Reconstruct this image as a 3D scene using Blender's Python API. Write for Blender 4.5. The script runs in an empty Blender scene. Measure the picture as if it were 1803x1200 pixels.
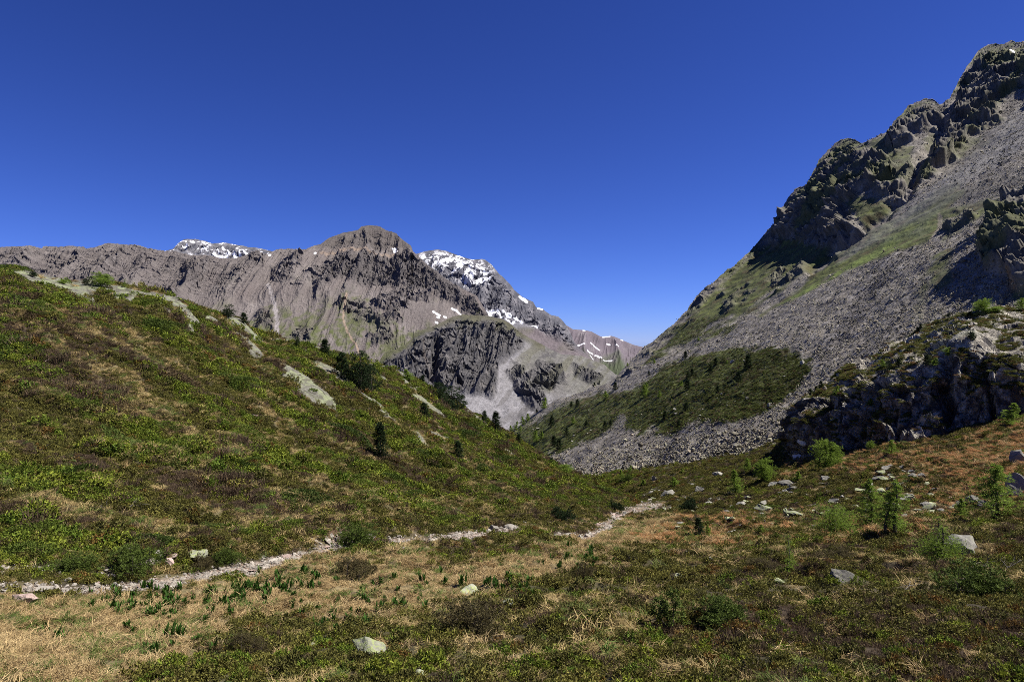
import bpy, bmesh, math, random
import numpy as np
from mathutils import Vector, Matrix, Euler
D = bpy.data
SC = bpy.context.scene
COL = SC.collection
R = math.radians
# ------------------------------------------------------------------ camera, sky, sun, exposure
cam_d = D.cameras.new("camera"); cam = D.objects.new("camera", cam_d); COL.objects.link(cam)
cam_d.lens = 24.0; cam_d.sensor_width = 36.0; cam_d.clip_start = 0.1; cam_d.clip_end = 60000
cam.location = (0, 0, 0); cam.rotation_euler = (R(90), 0, 0)
SC.camera = cam
F = 1803 * 24.0 / 36.0          # focal length of the photograph in its own pixels
CU, CV = 901.5, 600.0

SUN_EL, SUN_ROT = R(53), R(90)  # rotation: clockwise from +Y (the view direction)
SUN = Vector((math.sin(SUN_ROT) * math.cos(SUN_EL), math.cos(SUN_ROT) * math.cos(SUN_EL), math.sin(SUN_EL)))
w = D.worlds.new("World"); SC.world = w; w.use_nodes = True
nt = w.node_tree; bg = nt.nodes["Background"]
sky = nt.nodes.new("ShaderNodeTexSky"); sky.sky_type = 'NISHITA'; sky.sun_disc = False
sky.sun_elevation = SUN_EL; sky.sun_rotation = SUN_ROT
sky.altitude = 4000; sky.air_density = 1.0; sky.dust_density = 0.0; sky.ozone_density = 2.0
# deeper, more saturated blue than the raw model (polarised high-altitude sky): one power curve per channel
sp = nt.nodes.new("ShaderNodeSeparateColor"); cb = nt.nodes.new("ShaderNodeCombineColor"); nt.links.new(sky.outputs[0], sp.inputs[0])
for i_, (k_, g_) in enumerate(((.25, 1.28), (.335, 1.22), (.78, 1.15))):
    pw = nt.nodes.new("ShaderNodeMath"); pw.operation = 'POWER'; pw.inputs[1].default_value = g_; nt.links.new(sp.outputs[i_], pw.inputs[0])
    ml_ = nt.nodes.new("ShaderNodeMath"); ml_.operation = 'MULTIPLY'; ml_.inputs[1].default_value = k_; nt.links.new(pw.outputs[0], ml_.inputs[0]); nt.links.new(ml_.outputs[0], cb.inputs[i_])
nt.links.new(cb.outputs[0], bg.inputs[0])
bg.inputs[1].default_value = 0.068
sl = D.lights.new("sun", 'SUN'); sl.energy = 5.0; sl.angle = R(0.53); sl.color = (1.0, 0.955, 0.89)
so = D.objects.new("sun", sl); COL.objects.link(so); so.rotation_euler = SUN.to_track_quat('Z', 'Y').to_euler()
so.location = SUN * 900
SC.view_settings.view_transform = 'Standard'; SC.view_settings.look = 'None'
SC.view_settings.exposure = 0.88; SC.view_settings.gamma = 1.0
SC.cycles.max_bounces = 6; SC.cycles.diffuse_bounces = 4; SC.cycles.transmission_bounces = 3
SC.cycles.transparent_max_bounces = 4
SC.cycles.use_denoising = False; SC.cycles.filter_width = 0.85

# ------------------------------------------------------------------ noise
rng = np.random.default_rng(7)
def _h(ix, iy, iz, seed):
    h = (ix.astype(np.uint32) * np.uint32(374761393) + iy.astype(np.uint32) * np.uint32(668265263)
         + iz.astype(np.uint32) * np.uint32(2246822519) + np.uint32((seed * 3266489917) & 0xffffffff))
    h = (h ^ (h >> np.uint32(13))) * np.uint32(1274126177)
    return h ^ (h >> np.uint32(16))
_G = np.array([[1,1,0],[-1,1,0],[1,-1,0],[-1,-1,0],[1,0,1],[-1,0,1],[1,0,-1],[-1,0,-1],[0,1,1],[0,-1,1],[0,1,-1],[0,-1,-1],
               [1,1,0],[-1,1,0],[0,-1,1],[0,-1,-1]], np.float32)
def pn3(x, y, z, seed=0):
    x = np.asarray(x, np.float32); y = np.asarray(y, np.float32); z = np.asarray(z, np.float32)
    x, y, z = np.broadcast_arrays(x, y, z)
    fx, fy, fz = np.floor(x), np.floor(y), np.floor(z)
    ix, iy, iz = fx.astype(np.int64), fy.astype(np.int64), fz.astype(np.int64)
    x = x - fx; y = y - fy; z = z - fz
    u = x*x*x*(x*(x*6-15)+10); v = y*y*y*(y*(y*6-15)+10); w_ = z*z*z*(z*(z*6-15)+10)
    out = np.zeros(x.shape, np.float32)
    for a in (0, 1):
        wa = u if a else 1-u
        for b in (0, 1):
            wb = v if b else 1-v
            for c in (0, 1):
                wc = w_ if c else 1-w_
                g = _G[_h(ix+a, iy+b, iz+c, seed) & np.uint32(15)]
                out += wa*wb*wc*(g[..., 0]*(x-a)+g[..., 1]*(y-b)+g[..., 2]*(z-c))
    return out
def pn2(x, y, seed=0):
    x = np.asarray(x, np.float32); y = np.asarray(y, np.float32)
    x, y = np.broadcast_arrays(x, y)
    fx, fy = np.floor(x), np.floor(y)
    ix, iy = fx.astype(np.int64), fy.astype(np.int64); iz = np.zeros_like(ix)
    x = x - fx; y = y - fy
    u = x*x*x*(x*(x*6-15)+10); v = y*y*y*(y*(y*6-15)+10)
    out = np.zeros(x.shape, np.float32)
    for a in (0, 1):
        for b in (0, 1):
            an = (_h(ix+a, iy+b, iz, seed) & np.uint32(1023)).astype(np.float32) * np.float32(2*math.pi/1024)
            out += (u if a else 1-u)*(v if b else 1-v)*(np.cos(an)*(x-a)+np.sin(an)*(y-b))
    return out*1.4
def fbm2(x, y, o=4, seed=0, gain=.5):
    s = 0; a = 1; f = 1
    for k in range(o):
        s = s + a*pn2(x*f+k*17.3, y*f-k*9.1, seed+k); a *= gain; f *= 2.03
    return s
def fbm3(x, y, z, o=4, seed=0, gain=.5):
    s = 0; a = 1; f = 1
    for k in range(o):
        s = s + a*pn3(x*f+k*17.3, y*f-k*9.1, z*f+k*3.7, seed+k); a *= gain; f *= 2.03
    return s
def ridged2(x, y, o=5, seed=0, gain=.55):
    s = 0; a = 1; f = 1; prev = 1
    for k in range(o):
        n = 1-np.abs(pn2(x*f+k*31.7, y*f+k*11.9, seed+k))*1.6
        n = n*n
        s = s + a*n*prev; prev = np.clip(n, 0, 1); a *= gain; f *= 2.07
    return s
def ridged3(x, y, z, o=5, seed=0, gain=.55):
    s = 0; a = 1; f = 1; prev = 1
    for k in range(o):
        n = 1-np.abs(pn3(x*f+k*31.7, y*f+k*11.9, z*f-k*5.3, seed+k))*1.6
        n = n*n
        s = s + a*n*prev; prev = np.clip(n, 0, 1); a *= gain; f *= 2.07
    return s
def facet(x, y, z, seed=0, tilt=.9, step=.5):
    """angular rock blocks: every Voronoi cell is one plane with its own height and tilt (about -.7 .. .7)"""
    x = np.asarray(x, np.float32); y = np.asarray(y, np.float32); z = np.asarray(z, np.float32)
    fx, fy, fz = np.floor(x), np.floor(y), np.floor(z)
    ix, iy, iz = fx.astype(np.int64), fy.astype(np.int64), fz.astype(np.int64)
    best = np.full(x.shape, 9., np.float32); out = np.zeros(x.shape, np.float32)
    for a in (-1, 0, 1):
        for b in (-1, 0, 1):
            for c in (-1, 0, 1):
                h = _h(ix+a, iy+b, iz+c, seed)
                px = fx+a+.15+.7*(h & np.uint32(255)).astype(np.float32)/255; py = fy+b+.15+.7*((h >> np.uint32(8)) & np.uint32(255)).astype(np.float32)/255
                pz = fz+c+.15+.7*((h >> np.uint32(16)) & np.uint32(255)).astype(np.float32)/255
                dx, dy, dz = x-px, y-py, z-pz; d = dx*dx+dy*dy+dz*dz; m = d < best
                g = (h ^ (h >> np.uint32(11)))*np.uint32(2654435761)
                g = g ^ (g >> np.uint32(15))
                val = (((g & np.uint32(255)).astype(np.float32)/255-.5)*step
                       + tilt*(((g >> np.uint32(8)) & np.uint32(255)).astype(np.float32)/255-.5)*2*dx
                       + tilt*(((g >> np.uint32(16)) & np.uint32(255)).astype(np.float32)/255-.5)*2*dy
                       + tilt*(((g >> np.uint32(24)) & np.uint32(255)).astype(np.float32)/255-.35)*2*dz)
                out = np.where(m, val, out); best = np.where(m, d, best)
    return out
def rockf(P, scales, seed, ax=(1, 1, 1)):
    """sum of block sizes: scales = [(size, amplitude)...]"""
    s = 0; X, Y, Z = P[..., 0], P[..., 1], P[..., 2]
    for k, (L, a) in enumerate(scales):
        w1 = pn3(X/L*.8, Y/L*.8, Z/L*.8, seed+k+50)*.5
        s = s + a*facet(X/L/ax[0]+w1, Y/L/ax[1]-w1, Z/L/ax[2]+w1, seed+k)
    return s
def sst(a, b, x):
    t = np.clip((x-a)/(b-a), 0, 1); return t*t*(3-2*t)
def mix(a, b, t):
    return a + (b-a)*t
def mixc(c, col, m):
    return c + (np.array(col, np.float32)-c)*m[..., None]
def pl_dist(U, V, pts, closed=False):
    d = np.full(U.shape, 1e9, np.float32); P = list(pts)
    if closed: P = P + [P[0]]
    for (x0, y0), (x1, y1) in zip(P[:-1], P[1:]):
        dx, dy = x1-x0, y1-y0; L = dx*dx+dy*dy+1e-9
        t = np.clip(((U-x0)*dx+(V-y0)*dy)/L, 0, 1)
        d = np.minimum(d, np.hypot(U-x0-t*dx, V-y0-t*dy))
    return d
def poly_sd(U, V, pts):
    """signed distance to a closed outline, positive inside"""
    d = pl_dist(U, V, pts, True); ins = np.zeros(U.shape, bool); n = len(pts)
    for i in range(n):
        (x0, y0), (x1, y1) = pts[i], pts[(i+1) % n]
        if y0 == y1: continue
        c = ((y0 > V) != (y1 > V)) & (U < (x1-x0)*(V-y0)/(y1-y0)+x0)
        ins ^= c
    return np.where(ins, d, -d)
def interp(u, pts, k):
    P = sorted(pts); return np.interp(u, [p[0] for p in P], [p[k] for p in P])
def gsm(a, sig, axis=0):
    if sig <= 0: return a
    r = int(sig*3)+1; k = np.exp(-.5*(np.arange(-r, r+1)/sig)**2); k /= k.sum()
    a = np.moveaxis(np.asarray(a, float), axis, 0)
    p = np.concatenate([np.repeat(a[:1], r, 0), a, np.repeat(a[-1:], r, 0)])
    o = sum(k[i]*p[i:i+len(a)] for i in range(2*r+1))
    return np.moveaxis(o, 0, axis)

# ------------------------------------------------------------------ mesh helpers
def tag(o, label=None, cat=None, group=None, kind=None):
    if label: o["label"] = label
    if cat: o["category"] = cat
    if group: o["group"] = group
    if kind: o["kind"] = kind
    return o
def link(name, me, mats, parent=None):
    o = D.objects.new(name, me); COL.objects.link(o)
    for m in (mats if isinstance(mats, (list, tuple)) else [mats]): me.materials.append(m)
    if parent: o.parent = parent
    return o
def mesh_np(name, V, faces, smooth=True, attrs=None):
    """faces: (n,3) or (n,4) integer array"""
    me = D.meshes.new(name); V = np.asarray(V, np.float32).reshape(-1, 3); faces = np.asarray(faces, np.int32)
    n, k = faces.shape
    me.vertices.add(len(V)); me.vertices.foreach_set("co", V.ravel())
    me.loops.add(n*k); me.loops.foreach_set("vertex_index", faces.ravel())
    me.polygons.add(n); me.polygons.foreach_set("loop_start", np.arange(0, n*k, k, dtype=np.int32))
    me.polygons.foreach_set("use_smooth", np.full(n, smooth, bool))
    me.update(calc_edges=True)
    for nm, (ty, dat) in (attrs or {}).items():
        a = me.attributes.new(nm, ty, 'POINT')
        if ty == 'FLOAT_COLOR':
            d = np.ones((len(V), 4), np.float32); d[:, :3] = np.asarray(dat, np.float32).reshape(-1, 3); a.data.foreach_set("color", d.ravel())
        else:
            a.data.foreach_set("value" if ty != 'FLOAT_VECTOR' else "vector", np.asarray(dat).ravel())
    return me
def grid_faces(r, c):
    i = np.arange(r-1)[:, None]*c+np.arange(c-1)[None, :]
    return np.stack([i, i+1, i+1+c, i+c], -1).reshape(-1, 4)
def grid_normals(P):
    a = np.gradient(P, axis=1); b = np.gradient(P, axis=0)
    n = np.cross(a, b); n /= np.linalg.norm(n, axis=-1, keepdims=True)+1e-12
    s = np.sign(np.sum(n*P, -1, keepdims=True))     # face the viewer's side of the landform
    return -n*s
def unproj(U, V, Y):
    return np.stack([(U-CU)/F*Y, Y, -(V-CV)/F*Y], -1)

# ------------------------------------------------------------------ materials
def nodes(m):
    m.use_nodes = True; return m.node_tree, m.node_tree.nodes["Principled BSDF"]
def terrain_mat(name, s1, s2, amt, bump, bscale, rough=.95, vor=0):
    """albedo from the surface-cover attribute, broken up by fine noise; noise bump"""
    m = D.materials.new(name); t, b = nodes(m); N = t.nodes.new; L = t.links.new
    at = N("ShaderNodeAttribute"); at.attribute_name = "cover"
    tc = N("ShaderNodeNewGeometry")
    n1 = N("ShaderNodeTexNoise"); n1.inputs["Scale"].default_value = s1; n1.inputs["Detail"].default_value = 6; n1.inputs["Roughness"].default_value = .7
    n2 = N("ShaderNodeTexNoise"); n2.inputs["Scale"].default_value = s2; n2.inputs["Detail"].default_value = 4
    for n in (n1, n2): L(tc.outputs["Position"], n.inputs["Vector"])
    ad = N("ShaderNodeMath"); ad.operation = 'ADD'; L(n1.outputs["Fac"], ad.inputs[0]); L(n2.outputs["Fac"], ad.inputs[1])
    mr = N("ShaderNodeMapRange"); mr.inputs[1].default_value = .7; mr.inputs[2].default_value = 1.3
    mr.inputs[3].default_value = 1-amt; mr.inputs[4].default_value = 1+amt; L(ad.outputs[0], mr.inputs[0])
    mu = N("ShaderNodeVectorMath"); mu.operation = 'SCALE'; L(at.outputs["Color"], mu.inputs[0]); L(mr.outputs[0], mu.inputs["Scale"])
    L(mu.outputs[0], b.inputs["Base Color"])
    b.inputs["Roughness"].default_value = rough; b.inputs["Specular IOR Level"].default_value = .2
    bp = N("ShaderNodeBump"); bp.inputs["Strength"].default_value = bump; bp.inputs["Distance"].default_value = bscale
    h = n1.outputs["Fac"]
    if vor:
        vo = N("ShaderNodeTexVoronoi"); vo.feature = 'DISTANCE_TO_EDGE'; vo.inputs["Scale"].default_value = vor
        wv = N("ShaderNodeVectorMath"); wv.operation = 'MULTIPLY_ADD'
        L(n2.outputs["Color"], wv.inputs[0]); wv.inputs[1].default_value = (1.2/vor,)*3; L(tc.outputs["Position"], wv.inputs[2]); L(wv.outputs[0], vo.inputs["Vector"])
        r2 = N("ShaderNodeMapRange"); r2.inputs[2].default_value = .12; L(vo.outputs["Distance"], r2.inputs[0])
        a2 = N("ShaderNodeMath"); a2.operation = 'MULTIPLY_ADD'; L(r2.outputs[0], a2.inputs[0]); a2.inputs[1].default_value = .5; L(h, a2.inputs[2]); h = a2.outputs[0]
    L(h, bp.inputs["Height"]); L(bp.outputs[0], b.inputs["Normal"])
    return m
def leaf_mat(name, base, var=.5, trans=.25, tint=False, dry=None):
    m = D.materials.new(name); t, b = nodes(m); N = t.nodes.new; L = t.links.new
    lr = N("ShaderNodeAttribute"); lr.attribute_name = "lr"
    mr = N("ShaderNodeMapRange"); mr.inputs[3].default_value = 1-var; mr.inputs[4].default_value = 1+var; L(lr.outputs["Fac"], mr.inputs[0])
    if tint:
        c = N("ShaderNodeAttribute"); c.attribute_type = 'INSTANCER'; c.attribute_name = "tint"; co = c.outputs["Color"]
    else:
        c = N("ShaderNodeRGB"); c.outputs[0].default_value = (*base, 1); co = c.outputs[0]
    if dry:
        mx = N("ShaderNodeMix"); mx.data_type = 'RGBA'; L(co, mx.inputs["A"]); mx.inputs["B"].default_value = (*dry, 1)
        gt = N("ShaderNodeMath"); gt.operation = 'GREATER_THAN'; gt.inputs[1].default_value = .86; L(lr.outputs["Fac"], gt.inputs[0])
        hf = N("ShaderNodeMath"); hf.operation = 'MULTIPLY'; hf.inputs[1].default_value = .6; L(gt.outputs[0], hf.inputs[0]); L(hf.outputs[0], mx.inputs["Factor"]); co = mx.outputs["Result"]
    mu = N("ShaderNodeVectorMath"); mu.operation = 'SCALE'; L(co, mu.inputs[0]); L(mr.outputs[0], mu.inputs["Scale"])
    L(mu.outputs[0], b.inputs["Base Color"]); b.inputs["Roughness"].default_value = .7; b.inputs["Specular IOR Level"].default_value = .1
    tr = N("ShaderNodeBsdfTranslucent"); L(mu.outputs[0], tr.inputs["Color"])
    ms = N("ShaderNodeMixShader"); ms.inputs[0].default_value = trans
    L(b.outputs[0], ms.inputs[1]); L(tr.outputs[0], ms.inputs[2]); L(ms.outputs[0], t.nodes["Material Output"].inputs["Surface"])
    return m
def rock_mat(name, c0, c1, lichen, lam, scale, tint=False):
    m = D.materials.new(name); t, b = nodes(m); N = t.nodes.new; L = t.links.new
    tc = N("ShaderNodeTexCoord"); oi = N("ShaderNodeObjectInfo")
    va = N("ShaderNodeVectorMath"); va.operation = 'MULTIPLY_ADD'; va.inputs[1].default_value = (37, 51, 23)
    cx = N("ShaderNodeCombineXYZ"); [L(oi.outputs["Random"], cx.inputs[i]) for i in range(3)]
    L(cx.outputs[0], va.inputs[0]); L(tc.outputs["Object"], va.inputs[2])
    n1 = N("ShaderNodeTexNoise"); n1.inputs["Scale"].default_value = scale; n1.inputs["Detail"].default_value = 8; n1.inputs["Roughness"].default_value = .7; L(va.outputs[0], n1.inputs["Vector"])
    n2 = N("ShaderNodeTexNoise"); n2.inputs["Scale"].default_value = scale*1.7; n2.inputs["Detail"].default_value = 6; n2.inputs["Roughness"].default_value = .75; L(va.outputs[0], n2.inputs["Vector"])
    r1 = N("ShaderNodeValToRGB"); r1.color_ramp.elements[0].position = .3; r1.color_ramp.elements[1].position = .7
    r1.color_ramp.elements[0].color = (*c0, 1); r1.color_ramp.elements[1].color = (*c1, 1); L(n1.outputs["Fac"], r1.inputs[0])
    r2 = N("ShaderNodeMapRange"); r2.inputs[1].default_value = .62-lam*.3; r2.inputs[2].default_value = .66-lam*.3; L(n2.outputs["Fac"], r2.inputs[0])
    ml = N("ShaderNodeMath"); ml.operation = 'MULTIPLY'; ml.inputs[1].default_value = .85 if lam > 0 else 0; L(r2.outputs[0], ml.inputs[0])
    mx = N("ShaderNodeMix"); mx.data_type = 'RGBA'; L(r1.outputs[0], mx.inputs["A"]); mx.inputs["B"].default_value = (*lichen, 1); L(ml.outputs[0], mx.inputs["Factor"])
    rv = N("ShaderNodeMapRange"); rv.inputs[3].default_value = .7; rv.inputs[4].default_value = 1.3; L(oi.outputs["Random"], rv.inputs[0])
    mu = N("ShaderNodeVectorMath"); mu.operation = 'SCALE'; L(mx.outputs["Result"], mu.inputs[0]); L(rv.outputs[0], mu.inputs["Scale"])
    if tint:
        ta = N("ShaderNodeAttribute"); ta.attribute_type = 'INSTANCER'; ta.attribute_name = "tint"
        m2 = N("ShaderNodeVectorMath"); m2.operation = 'MULTIPLY'; L(mu.outputs[0], m2.inputs[0]); L(ta.outputs["Color"], m2.inputs[1]); mu = m2
    L(mu.outputs[0], b.inputs["Base Color"]); b.inputs["Roughness"].default_value = .9; b.inputs["Specular IOR Level"].default_value = .25
    bp = N("ShaderNodeBump"); bp.inputs["Strength"].default_value = .6; bp.inputs["Distance"].default_value = .05; L(n1.outputs["Fac"], bp.inputs["Height"]); L(bp.outputs[0], b.inputs["Normal"])
    return m
def bark_mat(name, c):
    m = D.materials.new(name); t, b = nodes(m); N = t.nodes.new; L = t.links.new
    n1 = N("ShaderNodeTexNoise"); n1.inputs["Scale"].default_value = 30; n1.inputs["Detail"].default_value = 5
    r1 = N("ShaderNodeValToRGB"); r1.color_ramp.elements[0].color = (*[x*.5 for x in c], 1); r1.color_ramp.elements[1].color = (*[x*1.5 for x in c], 1)
    L(n1.outputs["Fac"], r1.inputs[0]); L(r1.outputs[0], b.inputs["Base Color"]); b.inputs["Roughness"].default_value = .9
    return m
M = dict(
    far=terrain_mat("far_rock", .12, .6, .4, .6, 4.0),
    slope=terrain_mat("slope_cover", .35, 1.6, .35, .8, .6),
    cliff=terrain_mat("cliff_cover", .6, 3.0, .45, .9, .5, vor=.35),
    ground=terrain_mat("ground_cover", 3.0, 14.0, .5, .8, .08),
    bark=bark_mat("bark", (.06, .045, .035)), twig=bark_mat("pale_twig", (.16, .14, .12)),
    larch=leaf_mat("larch_needles", (.185, .265, .04), .5, .4),
    pine=leaf_mat("pine_needles", (.022, .038, .013), .5, .1),
    juniper=leaf_mat("juniper_needles", (.075, .105, .020), .5, .15),
    brownheath=leaf_mat("brown_heath_leaves", (.085, .07, .03), .5, .15),
    heath=leaf_mat("heath_leaves", (.05, .06, .02), .55, .2, True, (.10, .085, .02)),
    straw=leaf_mat("grass_blades", (.05, .06, .02), .4, .25, True),
    hell=leaf_mat("broad_leaves", (.042, .092, .014), .4, .25),
    stone=rock_mat("scree_stone", (.13, .115, .093), (.29, .26, .213), (.2, .2, .1), .0, 2.0, True),
    boulder=rock_mat("boulder_stone", (.11, .105, .09), (.27, .255, .215), (.25, .275, .12), .10, 2.2),
    lichen=rock_mat("lichen_stone", (.13, .13, .10), (.30, .30, .22), (.27, .31, .12), .42, 2.6),
    gravel=rock_mat("path_gravel", (.18, .158, .128), (.37, .33, .275), (.2, .2, .1), .0, 3.0),
    pale=rock_mat("path_stone", (.19, .168, .138), (.38, .345, .29), (.2, .2, .1), .0, 3.0),
    pink=rock_mat("pink_stone", (.26, .18, .15), (.44, .34, .29), (.2, .2, .1), .0, 3.0),
    snow=None)
ms = D.materials.new("old_snow"); t_, b_ = nodes(ms); b_.inputs["Base Color"].default_value = (.82, .84, .88, 1); b_.inputs["Roughness"].default_value = .6
n_ = t_.nodes.new("ShaderNodeTexNoise"); n_.inputs["Scale"].default_value = 3
bp_ = t_.nodes.new("ShaderNodeBump"); bp_.inputs["Distance"].default_value = .1; t_.links.new(n_.outputs["Fac"], bp_.inputs["Height"]); t_.links.new(bp_.outputs[0], b_.inputs["Normal"])
M["snow"] = ms

# ================================================================== FAR MOUNTAINS
def plane_depth(U, V, a, b, c):
    """distance at which the sight line through (U,V) meets the slope z = a x + b y - c"""
    return c/np.maximum(b + a*(U-CU)/F + (V-CV)/F, .02)
def far_grid(u0, u1, du, skyline, vbot, rows, a, b, c, back=250, sm=0.6):
    us = np.arange(u0, u1+.1, du); sk = gsm(interp(us, skyline, 1), sm)
    vb = interp(us, vbot, 1) if isinstance(vbot, list) else np.full(us.shape, float(vbot))
    t = np.linspace(0, 1, rows)[:, None]
    V = vb[None]*(1-t)+sk[None]*t; U = np.broadcast_to(us[None], V.shape).copy()
    Y = plane_depth(U, V, a, b, c)
    return U, V, Y, t
def finish(P, back, drop):
    """add the far side of a ridge behind the skyline row"""
    top = P[-1:]; rows = [P]
    for k in (1, 2, 3):
        q = top.copy(); d = back*k/3; q[..., 1] += d; q[..., 0] += d*q[..., 0]/np.maximum(top[..., 1], 1); q[..., 2] -= drop*(k/3)**1.2
        rows.append(q)
    return np.concatenate(rows, 0)
def put_terrain(name, P, cover, mat, label, cat, back, drop, smooth=False):
    P2 = finish(P, back, drop); c2 = np.concatenate([cover]+[cover[-1:]]*3, 0)
    me = mesh_np(name, P2, grid_faces(*P2.shape[:2]), smooth, {"cover": ('FLOAT_COLOR', c2)})
    return tag(link(name, me, mat), label, cat, kind="structure")

# ---- D: brown ridge with the flat-topped summit
SKY_D = [(-260,440),(-120,436),(0,434),(31,433),(52,432.5),(65,436),(74,437),(77,433),(100,434),(129,432.5),(147,435),(152,437),(168,435),(191,428),(214,429),(230,431),(245,432),(261,437),(276,439),
 (292,442),(305,441),(310,443),(336,448),(362,449),(387,453.6),(413,454),(439,447),(462,446),(464,451),(486,440),(507,438),(538,439),(554,432),(564,430),(579,419),(603,410),(631,404.5),(636,398.6),
 (652,396),(667,398),(680,405),(698,410),(703,417),(724,433),(727,442),(737,451),(752,465),(771,479.5),(786,491),(812,506.5),(840,521),(851,540),(861,557),(890,590)]
U, V, Y, t = far_grid(-260, 890, .85, SKY_D, [(-260,600),(890,735)], 400, -.16, .60, 1242)
P = unproj(U, V, Y); n0 = grid_normals(gsm(gsm(P, 8, 0), 8, 1))
X, Z = P[..., 0], P[..., 2]
sky_d = V - V[-1:]                                   # photo pixels below the skyline, used as a height coordinate
wx = fbm2(X/300, Z/220, 3, 11)
fall = X + .12*(Z-300) + wx*24
rib = ridged2(fall/150, Z/620 + wx*.3, 6, 21, .55)
rib2 = ridged2(fall/46, Z/330, 5, 31, .6)
crag = ridged2(X/38+wx, Z/34, 5, 41, .6)
str_ = fbm2(X/900+wx*.3, Z/9+X/160, 3, 45)
cliffband = sst(-12, 6, poly_sd(U, V, [(560,475),(600,455),(660,445),(730,450),(770,480),(830,525),(852,560),(820,540),(790,520),(745,505),(690,500),(640,490),(590,490)]) + 10*fbm2(X/60, Z/60, 3, 51))
blocks = np.zeros_like(U)
for pts in ([(655,530),(700,510),(725,520),(715,540),(670,545)], [(600,535),(640,525),(645,545),(610,545)], [(625,545),(660,545),(670,560),(630,560)], [(655,565),(690,545),(705,560),(680,575)],
            [(720,515),(760,515),(752,528),(725,525)], [(452,550),(470,545),(478,575),(455,575)], [(520,575),(550,580),(545,598),(518,590)], [(480,470),(508,462),(520,490),(485,500)], [(545,485),(600,450),(620,470),(560,510)],
            [(650,590),(690,580),(690,600),(655,605)], [(440,445),(465,448),(462,462),(440,462)],[(508,455),(530,452),(530,472),(510,470)],[(320,470),(345,455),(350,500),(330,500)],[(270,520),(315,520),(312,530),(275,528)]):
    blocks = np.maximum(blocks, sst(-7, 3, poly_sd(U, V, pts)+5*fbm2(X/25, Z/25, 2, 61)))
lower = sst(470, 560, V + 26*fbm2(X/170, Z/170, 3, 71))
leftrock = sst(540, 350, U)*sst(90, 20, sky_d - .06*(400-U))
rockm = np.clip(cliffband + blocks + leftrock*(.45+.55*sst(.5, 1.1, rib2)) + .55*sst(.95, 1.35, rib2)*(1-lower*.7), 0, 1)
edge = sst(0, 14, sky_d)*.85+.15
smooth_scree = sst(0, 30, poly_sd(U, V, [(640,500),(745,507),(800,530),(850,560),(860,600),(760,590),(700,560),(640,520)]))*(1-blocks)
rk = rockf(P, [(90, 13), (38, 8), (15, 4.5)], 83)
disp = edge*(1-.55*lower)*(20*(rib-.8)*(1-.75*smooth_scree)*(1-.5*sst(40, 0, sky_d)) + 6*(rib2-.8)*(1-.85*smooth_scree)) + cliffband*(rockf(P, [(36, 8), (16, 5), (8, 3)], 86, (1, 1, 3))+7)*edge
disp += rockm*edge*rk + blocks*(6+.55*rk) + leftrock*edge*5*str_ + 1.6*fbm2(X/7, Z/7, 3, 91)*(.4+rockm)
disp += sst(0, -50, U-650)*0
capm = sst(42, 30, V-400)*sst(60, 90, U-480)*sst(60, 40, U-690)
disp += capm*sst(4, 22, sky_d)*5*np.sign(str_)*np.abs(str_)**.5
P = P + n0*disp[..., None].astype(np.float32)
cv = np.zeros(U.shape+(3,), np.float32)
n_big = fbm2(X/120, Z/90, 4, 95); n_sm = fbm2(X/18, Z/16, 3, 96)
cv[:] = (.148, .127, .118)
cv = mixc(cv, (.19, .166, .154), sst(.0, .8, n_big)); cv = mixc(cv, (.135, .112, .104), sst(.0, .8, -n_big)*.7)
streak = ridged2(fall/22, Z/300, 3, 97)
cv = mixc(cv, (.22, .195, .178), sst(1.0, 1.6, streak)*.4)
cv = mixc(cv, (.112, .098, .092), rockm*.75); cv = mixc(cv, (.20, .178, .165), rockm*sst(.1, .7, n_sm+str_*.5)*.6)
cv = mixc(cv, (.095, .085, .082), cliffband*.7); cv = mixc(cv, (.085, .074, .066), capm*.6); cv = mixc(cv, (.05, .044, .04), capm*sst(.1, .5, str_)*.6)
grass = sst(505, 590, V+40*n_big)*sst(.62, 1.0, rib*.75+n_sm*.25)*(1-blocks)*(1-smooth_scree)
for pts in ([(440,565),(475,540),(485,600),(440,600)], [(490,600),(520,560),(560,540),(575,605),(520,612)], [(585,590),(600,540),(650,540),(660,560),(610,620)], [(660,620),(680,580),(730,585),(760,580),(720,600),(690,625)], [(640,560),(690,560),(690,610),(650,600)],[(650,525),(600,520),(610,545)]):
    grass = np.maximum(grass, sst(-8, 10, poly_sd(U, V, pts)+12*n_sm)*.75*(1-blocks*.7))
cv = mixc(cv, (.085, .096, .036), np.clip(grass*1.15, 0, 1)*(.6+.4*sst(-.3, .4, n_sm)))
chute = pl_dist(U, V, [(470,500),(482,530),(487,560),(489,592)])
cv = mixc(cv, (.26, .235, .225), sst(5, 1, chute+3*n_sm))
chute = pl_dist(U, V, [(610,520),(604,560),(612,585),(628,610),(640,640)])
cv = mixc(cv, (.25, .19, .14), sst(2.6, .6, chute+1.2*n_sm))
cv = mixc(cv, (.25, .19, .145), sst(3.5, 1, pl_dist(U, V, [(560,448),(600,446),(632,440),(660,446),(700,442)])+2*n_sm)*.7)
snow = np.zeros_like(U)
for pts in ([(690,431),(697,435),(694,436)], [(695,438),(699,440)], [(763,549),(774,555)], [(796,540),(814,553)], [(770,558),(773,559)], [(782,557),(785,558)], [(767,567),(770,569)], [(474,450),(476,450)],[(554,446),(556,446)]):
    snow = np.maximum(snow, sst(2.2, 1.2, pl_dist(U, V, pts)))
cv = mixc(cv, (.80, .80, .82), snow)
cv = mixc(cv, (.19, .163, .146), sst(.25, .7, fbm2(fall/9, Z/120, 3, 98))*.35*lower*(1-rockm))
cv = np.where(cv.min(-1, keepdims=True) > .6, cv, cv*0.84)
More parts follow.
